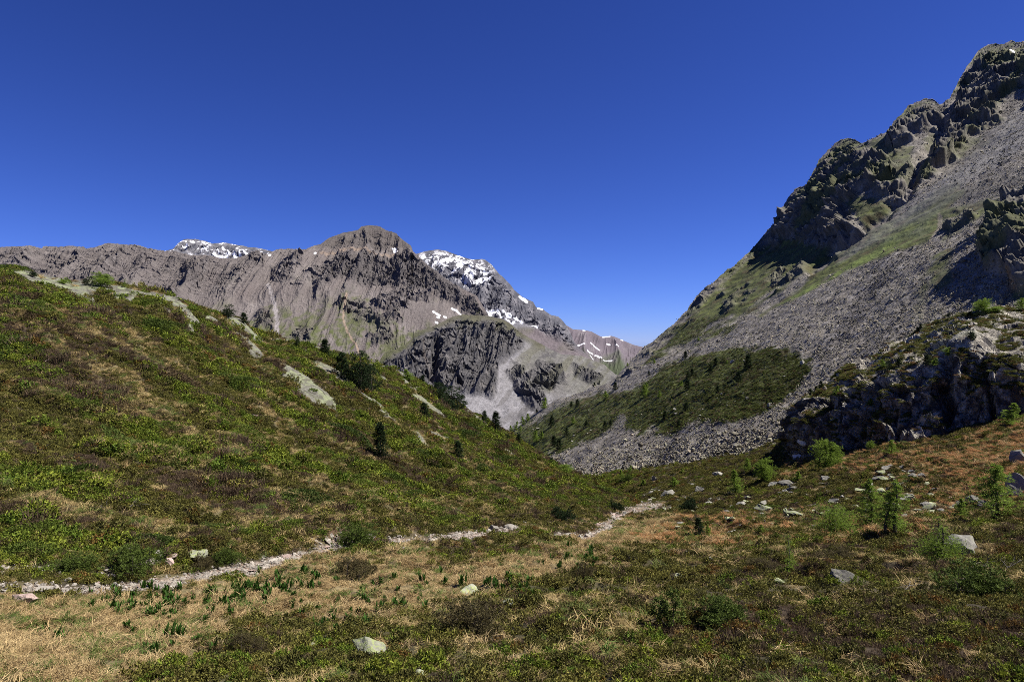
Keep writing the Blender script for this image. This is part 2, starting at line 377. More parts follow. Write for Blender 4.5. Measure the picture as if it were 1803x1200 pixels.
put_terrain("mountain", P, cv, M["far"], "brown scree ridge with a flat dark rock cap and cliff band, left of the snowy peak", "mountain", 500, 350)

# ---- F: snowy peak
SKY_F = [(690,470),(729,448),(740,445),(750,442),(771,439),(786,442),(809,450),(827,456),(836,457),(848,456),(854,457),(864,464),(879,482),(885,487),(900,503),(905,510),(921,523),(939,531),(944,540),(949,541),(956,543),(960,547),(970,554),(983,557),(996,571),(1004,585),(1011,601),(1020,612),(1040,630),(1080,660),(1140,690)]
U, V, Y, t = far_grid(690, 1140, .7, SKY_F, 735, 420, -.2, .60, 1890)
P = unproj(U, V, Y); n0 = grid_normals(gsm(gsm(P, 8, 0), 8, 1)); X, Z = P[..., 0], P[..., 2]
sky_d = V-V[-1:]; wx = fbm2(X/500, Z/400, 3, 111)
rib = ridged2((X-.25*Z)/240+wx*.4, Z/700, 6, 121, .58); crag = ridged2(X/75+wx, Z/60, 5, 131, .6)
lowm = sst(-10, 8, poly_sd(U, V, [(880,575),(905,566),(940,572),(985,600),(1040,626),(1100,660),(1000,740),(860,740)]))
edge = sst(0, 40, sky_d)*.95+.05
P = P + n0*(edge*(1-lowm)*(30*(rib-.8)+rockf(P, [(150, 24), (60, 14), (26, 8)], 138)) + edge*lowm*8*fbm2(X/90, Z/90, 4, 133))[..., None].astype(np.float32)
n_sm = fbm2(X/40, Z/34, 4, 135); n_b = fbm2(X/200, Z/160, 3, 136)
cv = np.zeros(U.shape+(3,), np.float32); cv[:] = (.125, .122, .135)  # bluish rock tone: distance haze put into the albedo
cv = mixc(cv, (.21, .20, .21), sst(0, .7, n_sm)); cv = mixc(cv, (.078, .078, .092), sst(0, .6, -n_sm)*.8)
cv = mixc(cv, (.155, .13, .135), lowm); cv = mixc(cv, (.12, .11, .09), lowm*sst(0, .6, n_b))
cv = mixc(cv, (.19, .185, .2), sst(-8, 4, poly_sd(U, V, [(850,540),(880,545),(925,560),(945,572),(900,575),(870,565)])))
top = sst(-10, 12, poly_sd(U, V, [(738,452),(770,440),(800,447),(850,456),(866,470),(875,490),(860,505),(835,500),(815,498),(790,490),(765,470)])+ 12*n_b)
snow = top*sst(.06, .26, n_sm*.6+ fbm2((X-.3*Z)/40, Z/120, 6, 137, .75)*.75-.10+.8*fbm2((X+.5*Z)/16, Z/11, 3, 140)+.35*sst(-8, 10, poly_sd(U, V, [(815,480),(835,470),(862,475),(868,495),(845,500),(820,492)])) + .3*sst(-5, 6, poly_sd(U, V, [(740,450),(770,442),(800,450),(830,458),(825,470),(780,458),(750,460)])))
for pts, wd in (([(860,547),(875,550)],2.5), ([(876,548),(884,557)],3.2), ([(886,547),(900,554)],2.2), ([(907,553),(921,562)],1.8), ([(892,561),(897,563)],1.5), ([(897,570),(905,567)],1.8), ([(936,566),(946,571)],2.2), ([(915,522),(928,531)],1.8),([(948,541.5),(955,543)],1.8),([(858,545),(864,556)],2.0)):
    snow = np.maximum(snow, sst(wd+.8, wd-.6, pl_dist(U, V, pts)+1.2*n_sm))
cv = mixc(cv, (.86, .86, .88), snow)
ledge = fbm2(X/300, (Z-.35*X)/14, 3, 139)
cv = mixc(cv, (.09, .09, .105), top*sst(.25, .5, ledge)*.8)
cv = np.where(cv.min(-1, keepdims=True) > .6, cv, cv*0.80)
put_terrain("snowy_mountain", P, cv, M["far"], "blue grey peak streaked with snow behind the brown ridge", "mountain", 700, 600)

# ---- G: small snow-dusted summit behind the left ridge;  H: far ridge closing the valley
SKY_G = [(250,470),(292,441),(305,438),(314,428),(325,421),(343.5,421),(362,424),(374.5,429),(393,427),(413,430),(439,435),(460,437),(479,442),(520,470)]
U, V, Y, t = far_grid(250, 520, .9, SKY_G, 500, 90, -.1, .60, 3300)
P = unproj(U, V, Y); n0 = grid_normals(gsm(gsm(P, 6, 0), 6, 1)); X, Z = P[..., 0], P[..., 2]
rib = ridged2((X-.3*Z)/160, Z/500, 5, 141); n_sm = fbm2(X/60, Z/40, 4, 142)
P = P + n0*((sst(0, 12, V-V[-1:])*.9+.1)*(30*(rib-.8)+rockf(P, [(120, 30), (45, 14)], 145)))[..., None].astype(np.float32)
cv = np.zeros(U.shape+(3,), np.float32); cv[:] = (.16, .155, .165); cv = mixc(cv, (.26, .25, .26), sst(0, .6, n_sm)); cv = mixc(cv, (.1, .1, .115), sst(.1, .6, -n_sm))
snow = sst(.34, .5, n_sm*.7+.4*fbm2(X/150, Z/90, 2, 143)+.6*fbm2(X/22, Z/15, 2, 144))
for pts in ([(321,434),(329,440)], [(393,437),(404,441)], [(425,444),(440,450)], [(410,448),(416,452)], [(375,447),(400,452)]):
    snow = np.maximum(snow, sst(2.4, 1.2, pl_dist(U, V, pts)+1.5*n_sm))
cv = mixc(cv, (.85, .85, .87), snow)
cv = np.where(cv.min(-1, keepdims=True) > .6, cv, cv*0.80)
put_terrain("snowy_mountain", P, cv, M["far"], "small pale summit dusted with snow rising behind the left ridge", "mountain", 700, 700)
SKY_H = [(960,580),(985,573),(996,571),(1009,579),(1027,581),(1042,583),(1058,592),(1076,591),(1096,598),(1115,606),(1130,610),(1160,620),(1240,660)]
U, V, Y, t = far_grid(960, 1240, .8, SKY_H, 720, 170, -.3, .5, 2350)
P = unproj(U, V, Y); n0 = grid_normals(gsm(gsm(P, 6, 0), 6, 1)); X, Z = P[..., 0], P[..., 2]
rib = ridged2((X-.4*Z)/260, Z/800, 5, 151); n_sm = fbm2(X/80, Z/60, 4, 152)
P = P + n0*((sst(0, 12, V-V[-1:])*.9+.1)*(38*(rib-.8)))[..., None].astype(np.float32)
cv = np.zeros(U.shape+(3,), np.float32); cv[:] = (.155, .13, .145); cv = mixc(cv, (.2, .175, .185), sst(0, .7, n_sm))  # mauve tone stands in for the haze over this far ridge
cv = mixc(cv, (.075, .09, .05), sst(612, 640, V+10*n_sm-.1*(U-1040)))
snow = np.zeros_like(U)
for pts, wd in (([(1015,606),(1028,608)],2.2), ([(1042,599),(1058,611)],1.5), ([(1026,582),(1030,582)],.6), ([(1062,592.5),(1074,592)],.6), ([(1093,598),(1097,599)],.6), ([(1035,614),(1046,618)],1.3), ([(1070,602),(1075,605)],1), ([(1050,620),(1062,624)],1.2),([(1083,610),(1088,613)],1),([(1040,619),(1046,627)],1),([(1064,628),(1078,633)],.9)):
    snow = np.maximum(snow, sst(wd*.62+.5, wd*.62-.5, pl_dist(U, V, pts)+1.0*n_sm))
cv = mixc(cv, (.85, .85, .87), snow)
cv = np.where(cv.min(-1, keepdims=True) > .6, cv, cv*0.80)
put_terrain("distant_mountain", P, cv, M["far"], "low mauve ridge with small snow patches closing the valley", "mountain", 800, 600)

# ---- E: dark crag with grey scree below the snowy peak
SKY_E = [(600,690),(640,660),(667,636),(678,620),(698,615),(715,605),(727,594),(729,587),(745,580),(763,575),(789,561),(800,557),(814.5,553.5),(840,555.6),(866,558),(885,562),(900,571),(912,582),(926,591),(940,598),(954,606),(970,615),(988,623),(1024,626),(1045,634),(1063,641),(1083,658),(1110,672),(1180,700)]
U, V, Y, t = far_grid(600, 1180, .75, SKY_E, [(600,760),(760,790),(1180,790)], 330, -.3, .55, 604)
P = unproj(U, V, Y); n0 = grid_normals(gsm(gsm(P, 8, 0), 8, 1)); X, Z = P[..., 0], P[..., 2]
sky_d = V-V[-1:]; wx = fbm2(X/120, Z/100, 3, 161); n_sm = fbm2(X/11, Z/9, 4, 162); n_b = fbm2(X/55, Z/45, 3, 163)
crag_poly = [(650,640),(692,600),(740,568),(790,535),(840,525),(905,545),(935,600),(905,620),(880,630),(868,640),(872,660),(877,672),(873,690),(868,700),(850,690),(800,690),(740,690),(690,660)]
cragm = sst(-9, 5, poly_sd(U, V, crag_poly)+9*n_b)
for pts in ([(895,655),(920,650),(935,680),(950,690),(960,710),(940,715),(915,690)], [(925,660),(955,655),(985,680),(960,690)], [(1010,640),(1030,650),(1060,665),(1040,672),(1015,660)], [(950,640),(990,645),(1000,675),(970,672)]):
    cragm = np.maximum(cragm, sst(-8, 5, poly_sd(U, V, pts)+9*n_b)*.9)
colm = ridged2((X-.1*Z)/20+wx*.8, Z/95, 5, 171, .6); crag = ridged2(X/17+wx, Z/14, 5, 172, .6)
gul = sst(9, 2, pl_dist(U, V, [(768,610),(764,640),(762,665),(770,690)])+4*n_sm)
edge = sst(0, 34, sky_d)*.93+.07
P = P + n0*(edge*(cragm*(6*(colm-.7)+rockf(P, [(42, 9), (18, 5), (8, 3)], 175, (1, 1, 1.9))+9) - gul*16 + 3*n_b) + .5*n_sm)[..., None].astype(np.float32)
cv = np.zeros(U.shape+(3,), np.float32); cv[:] = (.235, .225, .232); cv = mixc(cv, (.165, .155, .16), sst(0, .6, n_b))
cv = mixc(cv, (.30, .29, .30), sst(.2, .7, ridged2((U+.75*V)/9, (V-.75*U)/120, 3, 173)-.6)*.5)
right = sst(900, 935, U - .1*(V-600)+25*n_b)*sst(705, 660, V+20*n_b-.18*(U-960))
cv = mixc(cv, (.10, .098, .058), right*(.5))
cv = mixc(cv, (.22, .2, .18), right*sst(.3, .7, n_sm)*.6)
cv = mixc(cv, (.092, .087, .088), cragm*.95); cv = mixc(cv, (.19, .175, .165), cragm*sst(.1, .7, n_sm)*.7); cv = mixc(cv, (.05, .048, .052), cragm*sst(.1, .6, -n_sm)*.5)
e_gr = fbm2((U+.9*V)/26, (V-.9*U)/120, 4, 181)
cv = mixc(cv, (.095, .092, .052), sst(.0, .35, e_gr)*sst(880, 930, U)*sst(715, 670, V)*.5); cv = mixc(cv, (.13, .122, .118), sst(.15, .4, -e_gr)*sst(860, 880, U)*.6)
cv = mixc(cv, (.10, .095, .095), sst(.28, .45, n_b+.6*n_sm)*sst(868, 890, U)*(1-cragm)*.8)
cv = mixc(cv, (.085, .085, .042), sst(40, 8, sky_d)*cragm*sst(-.1, .4, n_b+.3*n_sm)*.75)
cv = mixc(cv, (.10, .095, .062), sst(16, 3, sky_d)*(U < 960)*.8)
cv = mixc(cv, (.075, .082, .036), sst(-4, 8, poly_sd(U, V, [(640,655),(668,630),(690,605),(728,590),(760,577),(735,600),(700,622),(668,645)])+7*n_sm)*.85)
cv = mixc(cv, (.2, .165, .14), sst(2.5, .8, pl_dist(U, V, [(742,608),(748,640),(756,668)])+1.5*n_sm)*.5)
cv = np.where(cv.min(-1, keepdims=True) > .6, cv, cv*0.77)
put_terrain("crag_mountain", P, cv, M["far"], "dark grey crag with pale grey scree fans beside it, in front of the snowy peak", "mountain", 260, 160)

# ================================================================== RIGHT MOUNTAIN (talus slope under cliffs)
SKY_B = [(700,800),(800,790),(860,782),(890,766),(905,756),(925,742),(950,722),(975,708),(1000,698),(1030,686),(1060,674),(1075,668),(1090,655),(1105,640),(1120,622),(1135,608),(1150,601),(1165,590),(1180,575),(1195,562),(1210,545),(1225,520),(1240,508),(1255,497),(1270,483),(1290,470),(1310,452),(1330,432),(1350,408),(1362,396),(1368,385),(1380,360),(1392,343),(1402,330),(1418,326),(1430,305),(1445,280),(1457,265),(1470,252),(1482,246),(1494,243),(1506,246),(1516,252),(1530,250),(1545,243),(1560,232),(1570,222),(1573,213),(1590,198),(1600,185),(1620,177),(1632,173),(1645,176),(1655,184),(1662,178),(1672,172),(1682,155),(1690,138),(1700,120),(1716,100),(1722,90),(1740,78),(1752,77),(1762,79),(1772,76),(1782,71),(1790,76),(1803,72),(1840,52),(1880,30),(1920,10),(2000,-40),(2100,-70),(2300,-90),(2600,-60)]
TOE = [(700,860),(890,790),(960,835),(1000,843),(1050,838),(1100,832),(1180,822),(1250,812),(1330,798),(1400,780),(1500,770),(1650,760),(1803,745),(2600,730)]
us = np.concatenate([np.arange(780, 1830, 1.05), np.arange(1830, 2600, 6.0)])
sk = gsm(interp(us, SKY_B, 1), .6); vb = interp(us, TOE, 1)+14
NR = 640
t = np.linspace(0, 1, NR)[:, None]
V = vb[None]*(1-t)+sk[None]*t; U = np.broadcast_to(us[None], V.shape).copy()
Y = 67/np.maximum((V-CV)/F+.65*(U-CU)/F+.05, .06)
# above the scree the wall stands steeper than the talus: the distance grows more slowly there
wall = gsm(interp(us, [(700,800),(1060,674),(1150,601),(1200,560),(1260,520),(1350,440),(1450,425),(1510,415),(1580,370),(1650,310),(1720,250),(1803,190),(2000,120),(2600,100)], 1), 6)[None]
Yw = 67/np.maximum((wall-CV)/F+.65*(U-CU)/F+.05, .06)
Y = np.where(V < wall, Yw + (Y-Yw)*.32, Y); Y = np.minimum(Y, 620)
Y = gsm(Y, 4, 0)
P = unproj(U, V, Y); n0 = grid_normals(gsm(gsm(P, 7, 0), 7, 1)); X, Yy, Z = P[..., 0], P[..., 1], P[..., 2]
sky_d = V-sk[None]
n_b = fbm3(X/40, Yy/40, Z/40, 3, 201); n_m = fbm3(X/12, Yy/12, Z/12, 3, 202); n_s = fbm3(X/3, Yy/3, Z/3, 3, 203)
def pm(pts, soft=8, amp=14, bias=0):
    return sst(-soft, soft, poly_sd(U, V, pts)+amp*n_m+bias)
cliffs = np.zeros_like(U)
for pts, bz in (([(1360,400),(1372,375),(1400,330),(1420,322),(1470,252),(1494,240),(1520,255),(1530,275),(1560,290),(1575,310),(1592,345),(1560,340),(1530,330),(1500,345),(1460,345),(1500,385),(1512,405),(1495,425),(1470,432),(1440,425),(1400,415),(1365,412)], 2),
            ([(1560,235),(1600,185),(1632,172),(1657,182),(1662,205),(1640,215),(1600,240),(1575,260)], 2), ([(1660,185),(1680,155),(1716,98),(1745,76),(1803,70),(1900,20),(2000,0),(2000,60),(1803,150),(1760,180),(1760,215),(1710,240),(1690,260),(1660,290),(1630,310),(1620,300),(1640,280),(1650,240),(1665,215)], 0),
            ([(1745,420),(1770,400),(1803,350),(1850,330),(1900,400),(1880,480),(1803,505),(1770,480),(1745,475)], 4), ([(1670,390),(1700,370),(1715,385),(1690,400),(1675,410)], 0), ([(1600,290),(1625,300),(1620,330),(1590,350),(1575,330)],0),
            ([(1210,545),(1235,505),(1290,470),(1340,425),(1365,410),(1370,425),(1330,445),(1290,480),(1250,515),(1225,545)], 0), ([(1355,490),(1375,475),(1380,490),(1360,500)], 2), ([(1270,530),(1300,505),(1330,510),(1310,525),(1280,550)], -3), ([(1140,615),(1165,590),(1210,550),(1215,560),(1170,600),(1145,625)], -3),
            ([(1385,480),(1415,468),(1415,478),(1390,488)], 0), ([(1080,680),(1100,650),(1135,612),(1150,615),(1110,655)], -6)):
    cliffs = np.maximum(cliffs, pm(pts, 7, 16, bz)*(1 if bz >= 0 and len(pts) > 7 else .55))
strata = fbm3(X/60, Yy/60, (Z+.35*X)/6, 4, 207)
blocky = ridged3(X/22, Yy/22, Z/15, 5, 211, .6); blk2 = ridged3(X/7, Yy/7, Z/6, 4, 212, .6)
edge = sst(0, 38, sky_d)*.94+.06
disp = cliffs*edge*(2.5*(blocky-.75)+1.0*strata+2.5+rockf(P, [(34, 5), (15, 3.2)], 215, (1, 1, .8)))+cliffs*(.35+.65*edge)*rockf(P, [(6.5, 2.4), (2.8, 1.2)], 225, (1, 1, .8)) + (1-cliffs)*(1.6*n_b+.5*n_m) + .25*n_s
gully = pl_dist(U, V, [(1700,150),(1660,220),(1630,270),(1612,300),(1600,335),(1560,370),(1500,420),(1430,470)])
disp -= edge*4.5*sst(16, 2, gully+6*n_m)
P = P + n0*disp[..., None].astype(np.float32)
P = gsm(P, .5, 0)
cv = np.zeros(U.shape+(3,), np.float32)
SCREE = (.205, .184, .155)
cv[:] = SCREE; st_b = fbm2((U+.75*V)/34, (V-.75*U)/420, 3, 701)
cv = mixc(cv, (.145, .13, .115), sst(-.1, .6, -st_b)*.9); cv = mixc(cv, (.165, .15, .135), sst(0, .6, n_b)); cv = mixc(cv, (.30, .28, .255), sst(.15, .7, n_s)*.6); cv = mixc(cv, (.06, .056, .052), sst(.1, .6, -n_s)*.6)
GR = (.062, .074, .020)
def paint(pts, col, m=1., soft=8, amp=14):
    global cv
    k = pm(pts, soft, amp); cv = mixc(cv, col, k*m); return k
turf = np.zeros_like(U)
# green band across the middle of the mountain, under the cliffs and along the skyline shoulder
for pts, g in (([(1140,640),(1200,565),(1260,505),(1340,430),(1370,415),(1440,430),(1500,425),(1540,400),(1500,430),(1440,468),(1400,490),(1330,535),(1280,565),(1230,590),(1190,615)], 1), ([(1440,470),(1520,420),(1600,370),(1690,330),(1700,345),(1660,390),(1640,430),(1570,445),(1500,470),(1440,505),(1390,535),(1340,560),(1330,552),(1390,515)], 1),
               ([(1480,340),(1560,345),(1590,360),(1560,380),(1520,400),(1500,370)], .9), ([(1520,270),(1550,245),(1600,250),(1610,280),(1580,330),(1540,310)], .7), ([(1640,480),(1665,440),(1680,450),(1670,500),(1645,515)], .8), ([(1660,370),(1720,355),(1760,350),(1740,375),(1690,410),(1660,425)], .8), ([(1750,360),(1700,420),(1720,410)], .6),
               ([(1205,610),(1290,570),(1275,582),(1235,600)], .9), ([(1630,230),(1700,230),(1740,250),(1700,270),(1640,300)], .5), ([(1600,540),(1630,500),(1635,520),(1620,555)], .5), ([(1770,480),(1803,500),(1850,540),(1800,570),(1790,530)], .8)):
    turf = np.maximum(turf, pm(pts, 7, 15)*g)
patch = [(880,800),(890,765),(960,730),(1000,712),(1060,690),(1110,690),(1180,640),(1260,622),(1330,613),(1400,616),(1424,628),(1422,660),(1400,690),(1350,718),(1300,745),(1250,745),(1200,757),(1150,768),(1095,748),(1060,762),(1020,778),(975,797),(940,830),(900,830)]
fing = 1*sst(14, 4, pl_dist(U, V, [(1095,738),(1080,760),(1060,780)]))+1*sst(12, 4, pl_dist(U, V, [(1150,752),(1135,775)]))+sst(9, 3, pl_dist(U, V, [(1215,755),(1230,745),(1200,770)]))
low_turf = sst(-5, 5, poly_sd(U, V, patch)+7*n_m+7*fbm3(X/4, Yy/4, Z/4, 3, 231))*(1-np.clip(fing, 0, 1)*.9)
stony = sst(-6, 22, poly_sd(U, V, [(1060,672),(1110,640),(1135,610),(1180,585),(1260,560),(1300,590),(1260,618),(1180,640),(1110,690),(1060,694),(1000,716),(960,732),(900,765),(905,752),(1000,696)])+16*n_m)
low_turf *= 1-.55*stony
turf = np.clip(np.maximum(turf*(1-cliffs), low_turf), 0, 1)
mott = fbm3(X/6, Yy/6, Z/6, 4, 221)
cv = mixc(cv, GR, turf*.95)
cv = mixc(cv, (.12, .135, .034), turf*sst(0, .6, mott)*.8); cv = mixc(cv, (.085, .06, .03), turf*sst(.1, .6, -mott)*.7)
bright = pm([(1340,560),(1440,500),(1540,440),(1640,370),(1690,340),(1640,400),(1560,440),(1470,490),(1400,530)], 10, 14)
cv = mixc(cv, (.135, .18, .04), bright*turf*.8)
cv = mixc(cv, (.098, .090, .074), cliffs*.95); cv = mixc(cv, (.19, .175, .155), cliffs*sst(.05, .6, n_s+.6*strata)*.8); cv = mixc(cv, (.085, .095, .03), cliffs*sst(-.1, .3, n_b+.5*n_m)*.7)
cv = mixc(cv, (.21, .19, .175), sst(9, 2, gully+5*n_m)*.8)
cv = mixc(cv, (.19, .185, .18), pm([(1803,190),(1740,250),(1640,330),(1560,400),(1480,455),(1560,420),(1660,350),(1760,290),(1850,230)], 12, 12)*.6)
cv = mixc(cv, (.085, .08, .076), pm([(1803,330),(1740,345),(1680,360),(1620,410),(1580,420),(1660,350),(1740,320),(1803,300)], 12, 14)*.7)
cv = mixc(cv, (.26, .22, .17), sst(5, 1, pl_dist(U, V, [(1655,380),(1652,400),(1640,425),(1625,440)])+3*n_s)*.7)
cv = mixc(cv, (.26, .17, .09), pm([(1760,480),(1790,490),(1790,510),(1765,500)], 6, 8)*.7)
cv = mixc(cv, (.84, .84, .86), sst(3, 1.4, pl_dist(U, V, [(1784,98),(1790,101)])))
B_P, B_U, B_V, B_turf, B_cliff = P, U, V, turf, cliffs
B_n = grid_normals(P)
cv = np.where(cv.min(-1, keepdims=True) > .6, cv, cv*0.92)
put_terrain("mountain_slope", P, cv, M["slope"], "steep right mountainside of grey scree and turf under dark cliffs", "mountain", 260, 260, True)

# ================================================================== NEAR GROUND (left hill, hollow, right meadow)
def pch(ys, Yk, Zk):
    """monotone cubic through K control lines, for every column; Yk,Zk: (K,C); ys: (R,) -> (R,C)"""
    K, C = Yk.shape
    h = np.diff(Yk, axis=0); d = np.diff(Zk, axis=0)/h
    m = np.zeros_like(Zk); m[0] = d[0]; m[-1] = d[-1]
    for k in range(1, K-1):
        w1 = 2*h[k]+h[k-1]; w2 = h[k]+2*h[k-1]; s = d[k-1]*d[k]
        m[k] = np.where(s > 0, (w1+w2)/(w1/np.where(d[k-1] == 0, 1, d[k-1])+w2/np.where(d[k] == 0, 1, d[k])), 0)
    out = np.zeros((len(ys), C)); y = ys[:, None]
    for k in range(K-1):
        t = (y-Yk[k])/h[k]; mk = (t >= 0) & (t <= 1); t = np.clip(t, 0, 1)
        v = (2*t**3-3*t**2+1)*Zk[k]+(t**3-2*t**2+t)*h[k]*m[k]+(-2*t**3+3*t**2)*Zk[k+1]+(t**3-t**2)*h[k]*m[k+1]
        out = np.where(mk, v, out)
    return out
us = np.concatenate([np.linspace(-3600, -260, 90)[:-1], np.arange(-260, 2100, 2.1), np.linspace(2100, 5400, 90)])
NA = len(us)
def ln(pts, sm=14):
    v = interp(us, [(p[0], p[1]) for p in pts], 1); y = interp(us, [(p[0], p[2]) for p in pts], 1)
    y = gsm(y, sm); z = -(v-CV)/F*y
    return y, gsm(z, sm)
CREST = [(-3600,380,30),(-900,425,45),(-300,463,58),(0,480,65),(30,484,66),(60,489,67),(100,496,69),(125,502,71),(150,501,73),(180,500,75),(215,506,78),(240,512,80),(270,519,82),(300,530,85),(330,539,88),(360,546,90),(400,560,94),(425,567,96),(445,582,99),(480,594,102),(520,606,106),(560,613,110),(600,624,115),(650,641,122),(700,656,130),(740,674,138),(770,690,145),(800,707,151),(830,727,158),(850,737,162),(880,756,170),(900,768,173),(940,797,178),(980,823,172),(1010,838,165),(1050,857,148),(1080,867,132),(1110,879,118),(1130,885,107),(1180,878,106),(1250,865,105),(1350,850,95),(1450,830,85),(1600,800,78),(1803,760,72),(2400,720,65),(5400,650,50)]
Ls = []
Ls.append((np.full(NA, .6), np.full(NA, -1.66)))
Ls.append(ln([(-3600,1200,4.4),(0,1200,4.8),(900,1200,4.7),(1803,1190,4.6),(5400,1150,4.4)], 20))
Ls.append(ln([(-3600,1110,8.5),(0,1112,9.2),(300,1115,9),(600,1098,9.6),(800,1078,10.4),(1000,1055,11.5),(1200,1038,13),(1400,1022,14),(1600,1005,14.2),(1803,975,13.6),(2400,930,13),(5400,880,12)], 20))
Ls.append(ln([(-3600,1040,11),(-300,1050,13.6),(0,1040,14.6),(300,1015,17.5),(600,962,23),(760,952,28),(900,945,33),(1000,948,36),(1130,948,36),(1250,948,35),(1450,945,29),(1803,915,27),(2400,880,25),(5400,820,22)], 16))
Ls.append(ln([(-3600,780,20),(-900,790,23),(0,800,27),(300,805,33),(600,820,47),(760,850,55),(900,875,62),(1000,897,66),(1130,906,72),(1250,895,75),(1450,885,58),(1803,860,45),(2400,830,40),(5400,760,35)], 18))
yc = interp(us, [(p[0], p[2]) for p in CREST], 1); vc = interp(us, [(p[0], p[1]) for p in CREST], 1); yc = gsm(yc, 10); vc = gsm(vc, 2.2)
Ls.append((yc, -(vc-CV)/F*yc))
def lz(pts, sm=14):
    return gsm(interp(us, pts, 1), sm), gsm(interp(us, pts, 2), sm)
Ls.append(lz([(-3600,60,-4),(-900,80,2),(0,108,3),(300,128,-1),(600,160,-15),(900,218,-40),(1010,188,-41),(1080,143,-33.2),(1130,116,-28),(1180,121,-27.2),(1250,126,-25.7),(1350,116,-21.2),(1450,101,-17.4),(1600,90,-13.5),(1803,82,-9.3),(2400,75,-5.6),(5400,60,-2)], 8))
Ls.append(lz([(-3600,120,-30),(0,190,-30),(600,260,-50),(900,300,-72),(1010,224,-44.3),(1080,206,-39.1),(1130,191,-35.3),(1250,165,-28.2),(1350,151,-23.5),(1400,146,-20.7),(1600,122,-14.5),(1803,112,-10.4),(2400,105,-6),(5400,90,-3)], 8))
Ls.append((Ls[-1][0]+45, Ls[-1][1]-14)); Ls.append((Ls[-1][0]+200, Ls[-1][1]-60))
Yk = np.stack([l[0] for l in Ls]); Zk = np.stack([l[1] for l in Ls])
for k in range(1, len(Yk)): Yk[k] = np.maximum(Yk[k], Yk[k-1]*1.03)
ys = np.concatenate([np.geomspace(.62, 3.0, 60)[:-1], np.geomspace(3.0, 270, 900)])
Zg = pch(ys, Yk, Zk); S = (us-CU)/F
X = S[None]*ys[:, None]; Yy = np.broadcast_to(ys[:, None], X.shape).copy()
U = np.broadcast_to(us[None], X.shape).copy(); V = CV-F*Zg/Yy
# ---- surface cover masks (in the loft's own coordinates, with noise in metres)
near = np.clip(Yy/40, .15, 1)
n1 = fbm2(X/9, Yy/9, 4, 301); n2 = fbm2(X/2.2, Yy/2.2, 4, 302); n3 = fbm2(X/.6, Yy/.6, 3, 303); n4 = fbm2(X/20, Yy/7+X/120, 4, 304)
crest_v = vc[None]; beyond = sst(0, 3, Yy/yc[None]*100-103)
SLABS = [([(28,482),(45,486),(66,492)],4),([(80,494),(112,500),(138,517),(158,533)],6),([(130,506),(170,506),(215,515),(260,524),(300,534),(325,550),(345,572)],6.5),([(310,540),(335,570),(335,580)],9),([(200,522),(230,526)],6),([(255,548),(290,552),(300,560)],4),([(357,559),(383,568)],2.5),([(402,561),(423,570),(455,598)],4),([(418,591),(440,606),(457,625)],3.5),([(434,611),(447,629)],2),([(480,593),(515,608),(545,628)],3.2),([(540,607),(580,614),(622,627)],4),([(505,660),(530,674),(560,698),(582,714)],9),([(528,690),(550,705)],7),([(557,641),(586,655),(614,673)],4.5),([(650,639),(682,647),(712,663)],4.5),([(709,672),(738,689),(772,709)],3.2),([(728,696),(752,712),(780,733)],2.5),([(630,693),(666,716),(692,745)],4),([(660,655),(690,680)],2),([(818,722),(853,746)],3),([(837,754),(874,781),(906,804)],1.6),([(40,530),(62,542)],3),([(120,540),(150,548)],2.5),([(90,517),(100,520)],2),([(715,650),(745,670)],2),([(735,775),(748,787)],4),([(760,765),(790,778)],1.8)]
slab = np.zeros_like(X)
for pts, wd in SLABS:
    x0 = min(p[0] for p in pts)-30; x1 = max(p[0] for p in pts)+30; c0, c1 = np.searchsorted(us, [x0, x1])
    sl_ = np.s_[:, c0:c1]
    slab[sl_] = np.maximum(slab[sl_], sst(2, -2, pl_dist(U[sl_], V[sl_], pts)-wd*1.1+4.5*n2[sl_]+3*n1[sl_]))
slab *= (Yy > 30)*(1-beyond)
PATHS = [[(-400,1052),(-100,1042),(0,1034),(60,1032),(130,1040),(250,1030),(350,1012),(430,1000),(500,985),(560,970),(610,955),(640,949)],[(690,955),(730,952),(800,946),(860,940),(892,934)],[(985,940),(1015,942)],[(1035,946),(1062,930),(1078,915),(1095,903),(1130,893),(1160,890)],[(0,1003),(60,998),(130,1010)],[(180,1008),(250,990),(300,978)],[(895,930),(920,930)]]
pd = np.full(X.shape, 1e9)
c0, c1 = np.searchsorted(us, [-450, 1250])
for k_, pts in enumerate(PATHS):
    wd = (12, 10, 5, 9, 6, 5, 3)[k_]
    pd[:, c0:c1] = np.minimum(pd[:, c0:c1], pl_dist(U[:, c0:c1], V[:, c0:c1]*1.6, [(a, b*1.6) for a, b in pts])-wd)
path = sst(4, -4, pd+10*n3+13*n2+9*fbm2(X/2.6+7, Yy/2.6, 2, 346)+1)
drypoly = [(-400,1230),(-400,1075),(0,1062),(130,1052),(330,1030),(440,1012),(560,1003),(640,1000),(720,992),(800,1000),(900,985),(1000,962),(1060,935),(1140,905),(1200,920),(1170,950),(1100,965),(1040,985),(1000,1012),(900,1050),(780,1075),(560,1092),(420,1112),(300,1152),(200,1205),(180,1230)]
dry = sst(-22, 22, poly_sd(U, V, drypoly)+26*n1+22*n2)
orange = sst(-35, 45, poly_sd(U, V, [(1560,795),(1640,772),(1720,760),(1803,720),(2000,700),(2000,860),(1900,900),(1760,890),(1700,900),(1640,880),(1680,850),(1600,830),(1500,820),(1380,835),(1370,815),(1420,790)])+40*n1+35*n2)
orange = np.maximum(orange, .8*sst(-20, 20, poly_sd(U, V, [(1150,955),(1250,930),(1350,920),(1480,925),(1600,915),(1700,905),(1640,935),(1500,950),(1350,945),(1250,958)])+28*n1+26*n2))
